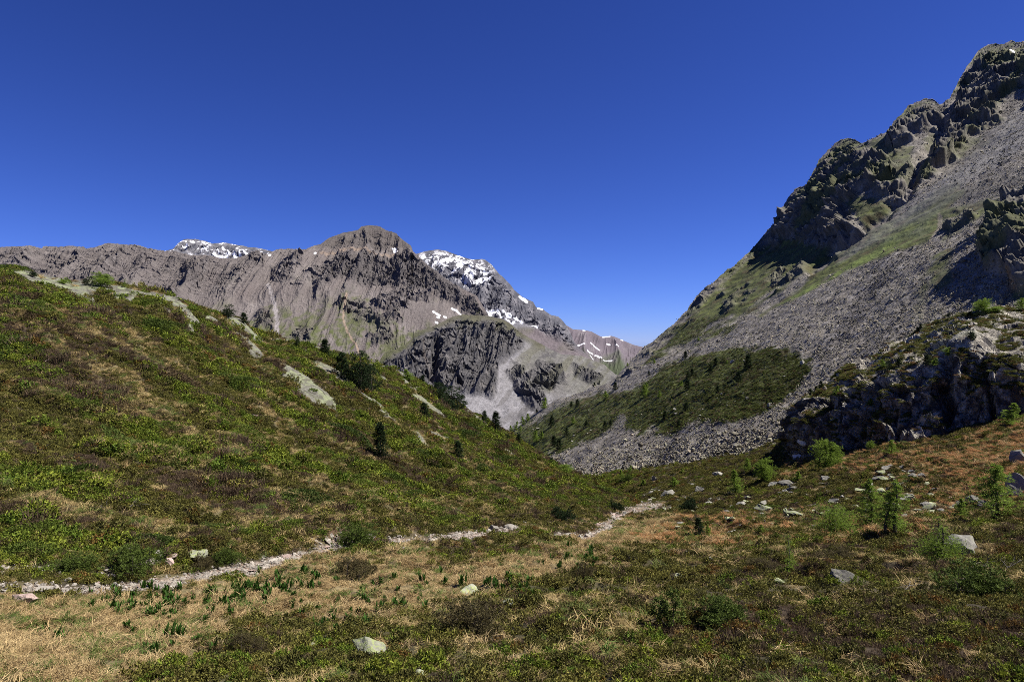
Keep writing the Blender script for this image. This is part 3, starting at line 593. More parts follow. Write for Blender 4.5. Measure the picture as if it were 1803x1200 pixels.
hill = sst(-30, 60, poly_sd(U, V, [(-4000,300),(1100,300),(1140,890),(1050,905),(900,925),(700,940),(560,955),(400,985),(0,1015),(-4000,1040)]))
stripe = fbm2(X/13, (Yy+X*.05)/3.2, 4, 311)
strawh = hill*sst(.02, .45, stripe+.5*n2)*.95
brown = np.clip(sst(.12, .5, n4*.9+.5*n2-.05+.15*(1-hill)), 0, 1)
green = sst(-.15, .3, fbm2((X+5)/13, (Yy+X*.05)/4.2, 4, 321)+.25*n2)*(.35+.65*hill)
front = (1-hill)*sst(.0, .45, fbm2(X/2.4+3, Yy/1.7, 4, 351)+.25*n2)*.75*(Yy < 60)
strawh = np.maximum(strawh, front)
# ---- relief
bump = .30*np.clip(Yy/25, .15, 1)*n2 + .55*np.clip((Yy-10)/40, 0, 1)*n1 + .05*n3 + .12*np.clip(Yy/30, 0, 1)*n4
hum = .25*np.clip(Yy/12, .2, 1)*np.maximum(fbm2(X/1.3, Yy/1.3, 3, 331), -.1)
gate = 1-.75*np.exp(-((Yy/yc[None]-1)/.10)**2)*(U < 1130)
flat_ = sst(30, 0, pd)
Zg = Zg + (bump+hum)*gate*(1-.85*flat_)*(1-.6*slab) - .05*path + slab*(.35+.25*n1)
Zg = Zg + hill*gate*np.clip((Yy-14)/20, 0, 1)*(1-slab)*(1-flat_)*(.28*stripe+.30*np.maximum(n2, -.2))
bank = sst(0, 1, sst(16, 4, pl_dist(U, V, [(300,985),(420,968),(520,955),(600,945)])))   # cut bank above the path
Zg = Zg + .35*bank
AP = np.stack([X, Yy, Zg], -1); A_n = grid_normals(AP); A_n *= np.sign(A_n[..., 2:3])
A_V = CV-F*Zg/Yy
cv = np.zeros(X.shape+(3,), np.float32); cv[:] = (.042, .034, .018)
cv = mixc(cv, (.05, .052, .018), green); cv = mixc(cv, (.035, .022, .016), brown*.8)
cv = mixc(cv, (.17, .13, .065), dry*.9); cv = mixc(cv, (.14, .115, .055), strawh*.8); cv = mixc(cv, (.20, .115, .05), orange*.85)
far_m = sst(80, 160, Yy)*(1-hill)
cv = mixc(cv, (.065, .064, .024), far_m*.7); cv = mixc(cv, (.04, .028, .016), far_m*sst(.1, .5, n2+.6*n1)*.7)
crk = sst(1.12, 1.3, ridged2((X+.6*Yy)/2.6, (Yy-.6*X)/5.5, 3, 343, .6))
cv = mixc(cv, (.135, .13, .105), slab); cv = mixc(cv, (.18, .20, .105), slab*sst(-.15, .35, n2+.8*n3)*.8); cv = mixc(cv, (.045, .04, .03), slab*crk*.85); cv = mixc(cv, (.085, .08, .062), slab*sst(.1, .35, -fbm2(X/.8, Yy/2.2, 4, 341))*.8)
peb = fbm2(X/.11, Yy/.11, 3, 345)
cv = mixc(cv, (.17, .125, .095), path*.95); cv = mixc(cv, (.34, .285, .235), path*sst(-.1, .25, n3+.5*n2+.5*peb)*.9); cv = mixc(cv, (.13, .075, .05), path*sst(.15, .5, n2)*.6)
cv = mixc(cv, (.10, .05, .03), bank*.5*(1-dry))
me = mesh_np("ground", AP, grid_faces(*X.shape), True, {"cover": ('FLOAT_COLOR', cv)})
tag(link("ground", me, M["ground"]), "heath covered hillside, grassy hollow and stony meadow running up to the scree", "ground", kind="structure")

# ================================================================== ROCK OUTCROP on the right
net = [
 [(1450,815,190),(1450,800,190),(1450,750,190),(1450,720,190),(1452,700,190),(1455,692,190),(1460,700,200)],
 [(1422,838,119),(1411,820,118),(1404,748,120),(1415,708,122),(1428,697,126),(1440,688,132),(1450,690,160)],
 [(1446,834,104),(1444,816,104),(1438,752,106),(1446,706,110),(1455,690,118),(1463,672,130),(1475,682,165)],
 [(1500,810,98),(1500,796,98),(1500,745,101),(1505,690,106),(1505,668,118),(1508,641,132),(1520,652,170)],
 [(1560,792,93),(1560,774,93),(1555,725,95),(1555,664,98),(1560,640,115),(1565,612,138),(1575,624,175)],
 [(1630,782,90),(1630,760,90),(1630,710,92),(1630,650,95),(1630,612,118),(1635,575,142),(1645,592,180)],
 [(1700,772,88),(1700,748,88),(1700,690,90),(1697,618,94),(1698,590,112),(1705,553,145),(1710,572,190)],
 [(1760,756,86),(1760,735,86),(1760,690,88),(1758,632,91),(1755,592,112),(1765,545,145),(1770,562,190)],
 [(1810,740,84),(1810,718,84),(1810,680,86),(1810,628,89),(1810,585,110),(1812,542,145),(1815,562,190)],
 [(2000,722,80),(2000,700,80),(2000,650,83),(2000,600,88),(2000,560,108),(2000,520,140),(2000,545,190)],
 [(2400,702,76),(2400,680,76),(2400,640,79),(2400,590,84),(2400,550,104),(2400,520,135),(2400,545,190)]]
net = np.array(net, float)
def catmull(A, pos):
    n = len(A); i = np.clip(np.floor(pos).astype(int), 0, n-2); t = (pos-i)[(...,)+(None,)*(A.ndim-1)]
    p0, p1, p2, p3 = A[np.maximum(i-1, 0)], A[i], A[i+1], A[np.minimum(i+2, n-1)]
    m1, m2 = (p2-p0)*.42, (p3-p1)*.42
    return (2*t**3-3*t**2+1)*p1+(t**3-2*t**2+t)*m1+(-2*t**3+3*t**2)*p2+(t**3-t**2)*m2
nP = unproj(net[..., 0], net[..., 1], net[..., 2])
cpos = np.concatenate([np.linspace(0, 1, 40)[:-1], np.linspace(1, 8, 470)[:-1], np.linspace(8, 10, 60)])
rpos = np.concatenate([np.linspace(0, 1, 20)[:-1], np.linspace(1, 3, 190)[:-1], np.linspace(3, 5, 150)[:-1], np.linspace(5, 6, 20)])
G = catmull(nP, cpos)                          # (C, rows, 3)
P = catmull(np.swapaxes(G, 0, 1), rpos)        # (R, C, 3)
RR = np.broadcast_to(rpos[:, None], P.shape[:2]); CC = np.broadcast_to(cpos[None], P.shape[:2])
n0 = grid_normals(gsm(gsm(P, 5, 0), 5, 1)); X, Yy, Z = P[..., 0], P[..., 1], P[..., 2]
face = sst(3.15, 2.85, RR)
nb = fbm3(X/9, Yy/9, Z/9, 3, 401); nm = fbm3(X/3, Yy/3, Z/3, 3, 402); ns = fbm3(X/.9, Yy/.9, Z/.9, 3, 403)
pil = ridged3(X/6.5+.3*nm, Yy/6.5, Z/22, 4, 411, .6); jo = ridged3(X/2.4, Yy/2.4, Z/3.4, 4, 412, .6)
leftp = sst(3.6, 2.6, CC)
led = np.clip(np.sin((Z+.35*X)/1.9+2.2*nb+nm), -1, 1)
slabs = fbm3((X*.8+Z)/2.2, (Yy-X*.6)/6, Z/1.2, 4, 421)
tf = (RR-3)/2
disp = face*(rockf(P, [(8, 2.4), (3.6, 1.3), (1.5, .55), (.7, .22)], 415, (1, 1, 1.6))+.9*(pil-.75)+.8*nb+.1*ns+leftp*.4*led) + (1-face)*(1.1*nb+.45*slabs*sst(0,.5,tf)+.08*ns+rockf(P, [(5, .8), (2, .35)], 425, (1.6, 1, 1)))
knob = np.exp(-(((CC-6.2)/.55)**2+((RR-3.25)/.35)**2))
disp += knob*2.2 + 1.2*np.exp(-(((CC-6.9)/.45)**2+((RR-4.6)/.35)**2))
disp -= face*3.4*sst(.5, .0, np.abs(CC-5.55+.15*nb)*2)*sst(1.0, 1.6, RR)
disp -= face*2.4*sst(.4, .0, np.abs(CC-6.75+.12*nb)*2.4)*sst(1.0, 2.6, 4-RR)
P = P + n0*disp[..., None].astype(np.float32)
C_n = grid_normals(P); C_n_up = C_n[..., 2]
cv = np.zeros(P.shape[:2]+(3,), np.float32); cv[:] = (.29, .262, .21)  # base colour warmed and lightened to offset blue skylight on the shaded face
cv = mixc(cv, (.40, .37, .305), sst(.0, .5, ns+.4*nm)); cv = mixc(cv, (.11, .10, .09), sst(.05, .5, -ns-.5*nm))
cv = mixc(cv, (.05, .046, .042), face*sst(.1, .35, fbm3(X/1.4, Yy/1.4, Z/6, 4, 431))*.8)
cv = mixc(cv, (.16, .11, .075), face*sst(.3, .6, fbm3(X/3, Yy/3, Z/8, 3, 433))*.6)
cv = mixc(cv, (.235, .25, .17), (1-face)*sst(.1, .5, nm)*.5)
C_veg = np.clip(sst(-.1, .25, nm+.6*nb-slabs*.7*sst(.2,.6,tf)-knob*1.5+.08)*sst(.5, .72, C_n_up)*(1-.3*face), 0, 1)
cv = mixc(cv, (.085, .08, .028), C_veg*.9)
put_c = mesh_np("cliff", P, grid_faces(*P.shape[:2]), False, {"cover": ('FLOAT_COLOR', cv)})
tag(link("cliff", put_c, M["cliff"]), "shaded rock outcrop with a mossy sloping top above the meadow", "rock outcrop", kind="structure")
C_P, C_R, C_C = P, RR, CC

# ================================================================== sight-line placement helper
dg = bpy.context.evaluated_depsgraph_get(); dg.update()
def hit(u, v, tries=30):
    for k in range(tries):
        d = Vector(((u-CU)/F, 1, -(v+k*.7-CV)/F)).normalized()
        ok, loc, nor, *_ = SC.ray_cast(dg, Vector((0, 0, 0)), d)
        if ok: return loc.copy(), nor.copy()
    return None, None
exec_objects = True

# ================================================================== PROTOTYPES
def rock_mesh(name, seed, sub=2, cuts=11, flat=.75, mat=None):
    r = random.Random(seed); bm = bmesh.new(); bmesh.ops.create_icosphere(bm, subdivisions=sub, radius=1)
    for k in range(cuts):
        n = Vector((r.gauss(0, 1), r.gauss(0, 1), r.gauss(0, .8))).normalized(); d = r.uniform(.42, .78)
        for v in bm.verts:
            e = v.co.dot(n)-d
            if e > 0: v.co -= n*e*.97
    for v in bm.verts:
        q = v.co*2.3+Vector((seed, 0, 0)); v.co *= 1+.05*math.sin(q.x*3+q.y*2)+.04*math.sin(q.z*5+q.x*4)
        v.co.z *= flat
    me = D.meshes.new(name); bm.to_mesh(me); bm.free()
    if mat: me.materials.append(mat)
    return me
class Soup:
    """collects small faces with a random value per piece"""
    def __init__(s): s.v = []; s.f = []; s.r = []; s.n = 0
    def quads(s, Q, r):                  # Q (n,4,3), r (n,)
        Q = np.asarray(Q, np.float32); n = len(Q)
        s.v.append(Q.reshape(-1, 3)); s.f.append(np.arange(n*4).reshape(n, 4)+s.n); s.r.append(np.repeat(r, 4)); s.n += n*4
    def mesh(s, name, mat, smooth=False):
        me = mesh_np(name, np.concatenate(s.v), np.concatenate(s.f), smooth, {"lr": ('FLOAT', np.concatenate(s.r).astype(np.float32))})
        if mat: me.materials.append(mat)
        return me
def unit(a): return a/(np.linalg.norm(a, axis=-1, keepdims=True)+1e-9)
def blades(base, dirs, L, W, rg, bend=0.):
    """pointed leaves: diamonds from base along dirs"""
    n = len(base); d = unit(dirs); side = unit(np.cross(d, rg.normal(size=(n, 3))))
    L = np.asarray(L).reshape(-1, 1)*np.ones((n, 1)); W = np.asarray(W).reshape(-1, 1)*np.ones((n, 1))
    mid = base+d*L*.5; tip = base+d*L; tip[:, 2] -= (bend*L)[:, 0]
    return np.stack([base, mid+side*W*.5, tip, mid-side*W*.5], 1)
def tube_quads(pts, rads, k=5):
    Q = []
    pts = [np.asarray(p, float) for p in pts]
    rings = []
    for i, p in enumerate(pts):
        d = pts[min(i+1, len(pts)-1)]-pts[max(i-1, 0)]; d /= np.linalg.norm(d)+1e-9
        a = np.cross(d, [0.31, .9, .2]); a /= np.linalg.norm(a)+1e-9; b = np.cross(d, a)
        rings.append([p+rads[i]*(math.cos(t)*a+math.sin(t)*b) for t in np.linspace(0, 2*math.pi, k, endpoint=False)])
    for i in range(len(rings)-1):
        for j in range(k): Q.append([rings[i][j], rings[i][(j+1) % k], rings[i+1][(j+1) % k], rings[i+1][j]])
    return np.array(Q)
# ---- ground-cover tufts (unit radius)
def shrub_tuft(seed, n=34, leaf=.20, wd=.085, mat=None, height=.75):
    g = np.random.default_rng(seed); s = Soup()
    az = g.uniform(0, 2*math.pi, n); rr = np.sqrt(g.uniform(0, 1, n)); tip = np.stack([rr*np.cos(az), rr*np.sin(az), height*(1-.75*rr**2)*g.uniform(.75, 1.15, n)], -1)
    for k in range(n):
        m = 9; up = unit(tip[k]*np.array([.6, .6, 1])+np.array([0, 0, .5]))
        b = tip[k]-up*g.uniform(0, .26, m)[:, None]
        d = up*.55+g.normal(size=(m, 3))*.75
        s.quads(blades(b, d, leaf*g.uniform(.7, 1.2, m), wd*g.uniform(.8, 1.2, m), g), g.uniform(0, 1, m))
    base = tip*np.array([.35, .35, 0])+[0, 0, -.15]
    s.quads(blades(base, tip-base, np.linalg.norm(tip-base, axis=1), .03, g), np.full(n, .0))
    return s.mesh("heath_tuft", mat)
def heather_tuft(seed, n=150, mat=None):
    g = np.random.default_rng(seed); s = Soup()
    az = g.uniform(0, 2*math.pi, n); rr = np.sqrt(g.uniform(0, 1, n)); b = np.stack([rr*.8*np.cos(az), rr*.8*np.sin(az), np.full(n, -.1)], -1)
    d = np.stack([.45*np.cos(az)*rr, .45*np.sin(az)*rr, np.ones(n)], -1)+g.normal(size=(n, 3))*.22
    s.quads(blades(b, d, g.uniform(.45, .85, n), .045, g), g.uniform(0, 1, n))
    m = 110; k = g.integers(0, n, m); bb = b[k]+unit(d[k])*g.uniform(.3, .7, m)[:, None]
    s.quads(blades(bb, g.normal(size=(m, 3))+[0, 0, .6], g.uniform(.1, .2, m), .05, g), g.uniform(0, 1, m))
    return s.mesh("heather_tuft", mat)
def grass_tuft(seed, n=70, mat=None, lean=.7, spread=.8):
    g = np.random.default_rng(seed); s = Soup()
    az = g.uniform(0, 2*math.pi, n); rr = np.sqrt(g.uniform(0, 1, n))*spread; b = np.stack([rr*np.cos(az), rr*np.sin(az), np.full(n, -.05)], -1)
    la = g.normal(g.uniform(0, 6.28), 1.0, n)
    d0 = unit(np.stack([lean*.6*np.cos(la), lean*.6*np.sin(la), np.ones(n)], -1)+g.normal(size=(n, 3))*.2)
    d1 = unit(np.stack([lean*1.9*np.cos(la), lean*1.9*np.sin(la), np.full(n, .35)], -1)+g.normal(size=(n, 3))*.25)
    L = g.uniform(.5, 1.1, n)[:, None]; sd = unit(np.cross(d0, g.normal(size=(n, 3))))*.024
    p1 = b+d0*L*.5; p2 = p1+d1*L*.6; r = g.uniform(0, 1, n)
    s.quads(np.stack([b-sd, b+sd, p1+sd*.8, p1-sd*.8], 1), r); s.quads(np.stack([p1-sd*.8, p1+sd*.8, p2+sd*.15, p2-sd*.15], 1), r)
    return s.mesh("grass_tuft", mat)
def hellebore_mesh(seed, mat):
    g = np.random.default_rng(seed); s = Soup()
    for st in range(g.integers(4, 8)):
        o = np.array([g.normal(0, .045), g.normal(0, .045), 0]); hgt = g.uniform(.14, .26)
        for k in range(g.integers(5, 8)):
            a = g.uniform(0, 6.28); out = np.array([math.cos(a), math.sin(a), 0]); sd = np.array([-math.sin(a), math.cos(a), 0])*g.uniform(.018, .03)
            b = o+np.array([0, 0, hgt*.12*k]); L = hgt*g.uniform(.6, 1); tl = g.uniform(.25, .6)
            p1 = b+np.array([0, 0, 1])*L*.5+out*tl*L*.35; p2 = b+np.array([0, 0, 1])*L*.95+out*tl*L*.95; r = g.uniform(0, 1)
            s.quads([[b-sd*.3, b+sd*.3, p1+sd, p1-sd], [p1-sd, p1+sd, p2+sd*.08, p2-sd*.08]], [r, r])
    return s.mesh("broad_leaf_plant", mat)
# ---- conifers of unit height
def larch(seed, spread=.34, n=62, tuft=.030, per=20, bare=0., low=.06, stems=1, mat=None, shape='cone', thick=.014):
    """airy larch: trunk with drooping sprays of soft needles; returns trunk mesh and crown mesh"""
    g = np.random.default_rng(seed); T = Soup(); Cn = Soup()
    for st in range(stems):
        off = np.array([0, 0, 0.]) if st == 0 else np.array([g.normal(0, .07), g.normal(0, .07), 0]); H = 1.0 if st == 0 else g.uniform(.7, .95)
        lean = g.normal(0, .035, 2); pts = [off+np.array([lean[0]*z*2+.012*math.sin(7*z+seed), lean[1]*z*2+.012*math.cos(6*z+seed), z*H]) for z in np.linspace(-.04, 1, 11)]
        q = tube_quads(pts, [thick*(1.25-z)*1.0+.0015 for z in np.linspace(0, 1, 11)], 6); T.quads(q, np.zeros(len(q)))
        for k in range(n//stems):
            nk = max(1, n//stems); z = low+(1-low)*((k+g.uniform(0, 1))/nk)**.9*.985
            if shape == 'cone': R_ = spread*(1-z)**.75*g.uniform(.55, 1.1)+.02
            else: R_ = spread*math.sqrt(max(0, 1-((z-.5)/.52)**2))*g.uniform(.7, 1.05)+.02
            a = g.uniform(0, 6.28); i = z*10; i0 = int(i); p0 = pts[i0]+(pts[min(i0+1, 10)]-pts[i0])*(i-i0)
            d = np.array([math.cos(a), math.sin(a), g.uniform(-.05, .45)]); e = p0+d*R_; e[2] += -.10*R_
            m_ = (p0+e)/2; m_[2] += .05*R_
            q = tube_quads([p0, m_, e], [.0045, .003, .001], 3); T.quads(q, np.zeros(len(q)))
            if z > 1-bare: cnt = max(2, int(per*.15))
            else: cnt = int(per*(.4+R_/spread*.8))
            tt = g.uniform(.12, 1.08, cnt)[:, None]; cs = p0*(1-tt)**2+2*m_*tt*(1-tt)+e*tt**2 + g.normal(size=(cnt, 3))*R_*.13
            for c in cs:
                nb = 7; dd = g.normal(size=(nb, 3))+[0, 0, .25]
                Cn.quads(blades(np.repeat(c[None], nb, 0), dd, tuft*g.uniform(.7, 1.25, nb), tuft*.22, g), np.full(nb, g.uniform(0, 1))*.6+g.uniform(0, .4, nb))
    return T.mesh("trunk", M["bark"], True), Cn.mesh("crown", mat or M["larch"])
def pine(seed, spread=.24, n=150, tuft=.05, mat=None, shape='cone', low=.08, thick=.018, tops=1):
    """dense dark mountain pine: upswept brushes of needles over a hidden trunk"""
    g = np.random.default_rng(seed); T = Soup(); Cn = Soup()
    cz = [(np.array([0, 0, 0.]), 1.0, 1.0)]
    for k in range(tops-1): cz.append((np.array([g.normal(0, spread*.5), g.normal(0, spread*.5), 0]), g.uniform(.55, .9), g.uniform(.6, .9)))
    for off, H, W in cz:
        pts = [off*min(1, z*3)+np.array([.01*math.sin(5*z+seed), .01*math.cos(4*z), z*H]) for z in np.linspace(-.05, .95, 9)]
        q = tube_quads(pts, [thick*(1.2-z)+.002 for z in np.linspace(0, 1, 9)], 6); T.quads(q, np.zeros(len(q)))
        for k in range(n//tops):
            z = low+(1-low)*g.uniform(0, 1)
            prof = (1-z)**.62 if shape == 'cone' else math.sqrt(max(.02, 1-((z-.35)/.66)**2))
            R_ = spread*W*prof*(.72+.38*math.sin(9*z*(1+.2*math.sin(seed))+seed)**2); a = g.uniform(0, 6.28); rr = R_*math.sqrt(g.uniform(.15, 1))
            e = off+np.array([rr*math.cos(a), rr*math.sin(a), z*H*.98])
            p0 = off+np.array([0, 0, max(0, z*H-.35*rr-.02)])
            if k % 4 == 0:
                q = tube_quads([p0, e], [.006, .002], 3); T.quads(q, np.zeros(len(q)))
            ax = unit(np.array([math.cos(a)*.8, math.sin(a)*.8, .75])); sh = g.uniform(0, 1)
            for j in range(3):
                nb = 12; c = e+g.normal(size=3)*tuft*.55; dd = ax*.8+g.normal(size=(nb, 3))*.75
                Cn.quads(blades(np.repeat(c[None], nb, 0), dd, tuft*g.uniform(.7, 1.2, nb), tuft*.17, g), np.full(nb, sh)*.65+g.uniform(0, .35, nb))
    return T.mesh("trunk", M["bark"], True), Cn.mesh("crown", mat or M["pine"])
PROTO = {}
for k in range(3): PROTO["larch%d" % k] = larch(500+k, .30+.03*k, 70, .040, 20)
PROTO["larchround0"] = larch(511, .42, 90, .045, 24, shape='round', stems=3, low=.1)
PROTO["larchbig0"] = larch(520, .30, 84, .028, 23, low=.10, thick=.018); PROTO["larchbig1"] = larch(521, .28, 96, .028, 22, low=.12, stems=2, thick=.018); PROTO["larchbig2"] = larch(522, .42, 100, .030, 22, low=.13, thick=.02)
PROTO["larchwide0"] = larch(530, .62, 120, .036, 24, low=.10, shape='round', stems=3)
PROTO["larchbush0"] = larch(540, .60, 170, .032, 26, low=.03, stems=3, bare=.42)
PROTO["larchbare0"] = larch(550, .24, 44, .034, 14, low=.06, bare=.45)
for k in range(3): PROTO["pine%d" % k] = pine(560+k, .20+.03*k, 170, .055)
PROTO["pinewide0"] = pine(570, .38, 260, .055, shape='round', tops=3); PROTO["pinewide1"] = pine(571, .42, 260, .06, shape='round', tops=2)
PROTO["bush0"] = pine(580, .72, 300, .11, shape='round', tops=5, low=.02); PROTO["bush1"] = pine(581, .8, 300, .11, shape='round', tops=4, low=.02)
PROTO["juniper0"] = pine(585, .85, 420, .10, shape='round', tops=6, low=.0, mat=M["juniper"]); PROTO["juniper1"] = pine(586, .9, 420, .10, shape='round', tops=5, low=.0, mat=M["juniper"])
PROTO["mound0"] = pine(587, .9, 420, .09, shape="round", tops=7, low=.0, mat=M["brownheath"]); PROTO["mound1"] = pine(588, .95, 420, .09, shape="round", tops=6, low=.0, mat=M["brownheath"])
PROTO["sapling0"] = pine(590, .30, 60, .085, shape='cone', tops=2, low=.25, mat=M["juniper"], thick=.012)
TR = random.Random(5)
def tree(name, u, v, h_px, w_px, proto, label, cat, group=None, lean=0):
    loc, nor = hit(u, v)
    if loc is None: return
    Hm = h_px/F*loc.y
    tr, cr = PROTO[proto]
    root = D.objects.new(name, None); COL.objects.link(root); root.location = loc-Vector((0, 0, .02*Hm)); root.empty_display_size = .1
    if proto not in WID:
        q = np.empty(len(cr.vertices)*3, np.float32); cr.vertices.foreach_get("co", q); q = q.reshape(-1, 3)
        WID[proto] = float(np.mean(np.percentile(q[:, :2], 98.5, 0)-np.percentile(q[:, :2], 1.5, 0)))
    w0 = WID[proto]
    sw = (w_px/F*loc.y)/w0
    root.scale = (sw, sw, Hm); root.rotation_euler = (R(TR.uniform(-3, 3)), R(TR.uniform(-3, 3)+lean), TR.uniform(0, 6.28) if not lean else 0)
    tag(root, label, cat, group)
    for nm, me in (("trunk", tr), ("crown", cr)):
        o = D.objects.new(nm, me); COL.objects.link(o); o.parent = root
    return root
WID = {}

# ================================================================== TREES
NTH = "first second third fourth fifth sixth seventh eighth ninth tenth eleventh twelfth thirteenth fourteenth fifteenth sixteenth seventeenth eighteenth nineteenth twentieth twenty-first twenty-second twenty-third twenty-fourth twenty-fifth twenty-sixth twenty-seventh twenty-eighth".split()
# (u, v of the foot, height and width in photo pixels, model, label)
LEFT = [
 (57,487,12,15,"pinewide0","little dark pine topmost on the left hill crest, above the first pale slab"),
 (112,500,8,14,"larchround0","pale green low shrub on the crest between two pale rock slabs"),
 (160,503,15,13,"pinewide1","dark stunted pine just left of the bushy green crest larch"),
 (177,504,22,27,"larchround0","bushy green larch on the hill crest against the brown ridge"),
 (218,506,15,10,"larchbare0","thin half bare little tree on the crest slab, right of the bushy larch"),
 (404,559,21,24,"pinewide0","broad dark pine clump on the crest beside a pale slab end"),
 (429,569,17,11,"pine1","small narrow dark pine just right of the broad crest pine clump"),
 (523,608,14,10,"pinewide1","tiny rounded pine standing alone on the crest slab, left of the pointed crest pine"),
 (573,629,29,15,"pine0","pointed dark pine on the crest, left of the big pine cluster"),
 (601,663,39,25,"pine2","dark pine at the left edge of the big pine cluster"),
 (631,684,60,46,"pinewide0","tallest, broad dark pine of the big cluster on the left hill"),
 (655,690,44,36,"pinewide1","low dark pine at the lower right of the big cluster"),
 (719,669,18,16,"larch0","faint loose young pine on the crest, right of the big cluster"),
 (743,676,14,10,"pine1","small dark pine on the crest just before the long dark thicket"),
 (772,702,26,38,"pinewide1","upper half of the long dark pine thicket sloping down the crest"),
 (795,722,38,44,"pinewide0","lower, taller half of the long dark pine thicket on the crest"),
 (748,736,25,15,"pine2","lone dark pine below the thicket, on turf beside a thin slab"),
 (671,810,60,21,"pine0","tall slim dark pine standing alone in the middle of the left hillside"),
 (806,807,28,15,"pine1","short dark pine alone on the lower right part of the left hillside"),
 (852,746,21,11,"pine2","left one of two pointed pines at the end of the crest"),
 (872,758,31,14,"pine0","right, taller one of two pointed pines at the end of the crest"),
 (971,821,14,8,"pine1","small dark pine on the hill edge against the grey boulder field"),
 (993,832,14,20,"larchround0","bright green bushy larch on the hill edge against the boulder field"),
 (890,770,7,12,"bush1","dark low shrub at the notch where the two slopes cross"),
]
for u, v, h, w_, p, lb in LEFT: tree("pine_tree" if "arch" not in p else "larch_tree", u, v, h*1.12, w_*1.2, p, lb, "tree", "trees on the left hill")
DARK = [(945,727,6),(913,782,15),(971,751,16),(976,786,16),(984,791,16),(998,765,11),(1006,717,8),(1017,715,10),(1032,751,10),(1083,686,11),(1065,754,11),(1075,749,8),(1143,661,7),(1170,738,12),(1183,704,6),(1195,751,10),(1208,723,12),(1211,667,11),(1219,661,10),(1211,686,15),(1264,691,10),(1251,656,13),(1260,643,11),(1207,630,10),(1301,673,16),(1317,649,20),(1047,680,6),(1055,676,5)]
LITE = [(958,719,16),(921,748,13),(929,741,11),(908,757,13),(901,762,11),(916,759,9),(944,778,17),(953,773,12),(1009,746,11),(1067,701,11),(1135,698,17),(1139,682,8),(1161,699,10),(1199,680,8),(1152,640,7),(1230,600,6),(1105,645,6),(1280,640,6)]
for i, (u, v, h) in enumerate(sorted(DARK)):
    tree("pine_tree", u, v, h*1.25, h*.68, "pine%d" % (i % 3), "small dark pine on the far turf slope, %s dark one from its left end" % NTH[i], "tree", "dark pines on the far turf slope")
for i, (u, v, h) in enumerate(sorted(LITE)):
    tree("larch_tree", u, v, h*1.25, h*.8, "larch%d" % (i % 3), "small bright green larch on the far turf slope, %s bright one from its left end" % NTH[i], "tree", "bright larches on the far turf slope")
OUT = [
 (1563,656,21,17,"pinewide1","dark pine at the cliff lip, right behind a light green larch"),
 (1556,647,15,12,"larch0","light green larch at the left end of the cliff lip"),
 (1582,645,14,9,"pine0","small dark pine on the cliff lip, standing apart from the pair"),
 (1632,643,19,14,"pine2","tall dark pine above the deep cleft of the cliff"),
 (1646,643,14,13,"larch1","green young tree above the deep cleft, right of the tall dark pine"),
 (1669,626,15,16,"larchround0","bright round larch beside the pale rock knob"),
 (1709,599,22,19,"pinewide0","dark umbrella shaped pine standing on top of the pale rock knob"),
 (1732,551,26,26,"larchround0","large bright bushy larch on the outcrop skyline"),
 (1720,556,9,16,"bush0","low dark shrub at the foot of the bright skyline larch"),
 (1672,560,11,9,"pinewide1","dark small bush pine farthest left on the flat skyline of the outcrop"),
 (1695,557,9,8,"pinewide0","round dark little pine in the middle of the outcrop skyline"),
 (1708,556,8,8,"pine1","round dark little pine next to the low dark shrub on the skyline"),
 (1755,549,10,20,"larchround0","low green larch shrub right of the large skyline larch"),
 (1799,546,22,20,"larch2","green larch at the right edge of the outcrop skyline"),
 (1651,572,8,8,"pinewide1","tiny dark pine on the sloping outcrop edge, lower than the skyline row"),
 (1621,579,9,6,"pine0","upper of two tiny pines on the sloping outcrop edge"),
 (1616,582,7,6,"pine1","lower of two tiny pines on the sloping outcrop edge"),
 (1745,636,7,8,"pine2","tiny dark shrub on bare rock right of the pale knob"),
 (1531,714,13,13,"larch0","little green larch on a mossy ledge of the cliff face"),
 (1472,697,19,12,"larch1","light green larch on the mossy left shoulder of the outcrop"),
 (1427,697,13,9,"pine1","dark pine at the far left end of the outcrop top"),
 (1437,689,10,8,"pine0","smallest dark pine on the left shoulder of the outcrop"),
 (1446,683,13,9,"pine2","dark pine highest up on the left shoulder of the outcrop"),
]
for u, v, h, w_, p, lb in OUT: tree("larch_tree" if "larch" in p else ("pine_shrub" if "bush" in p else "pine_tree"), u, v, h, w_, p, lb, "tree", "trees on the outcrop")
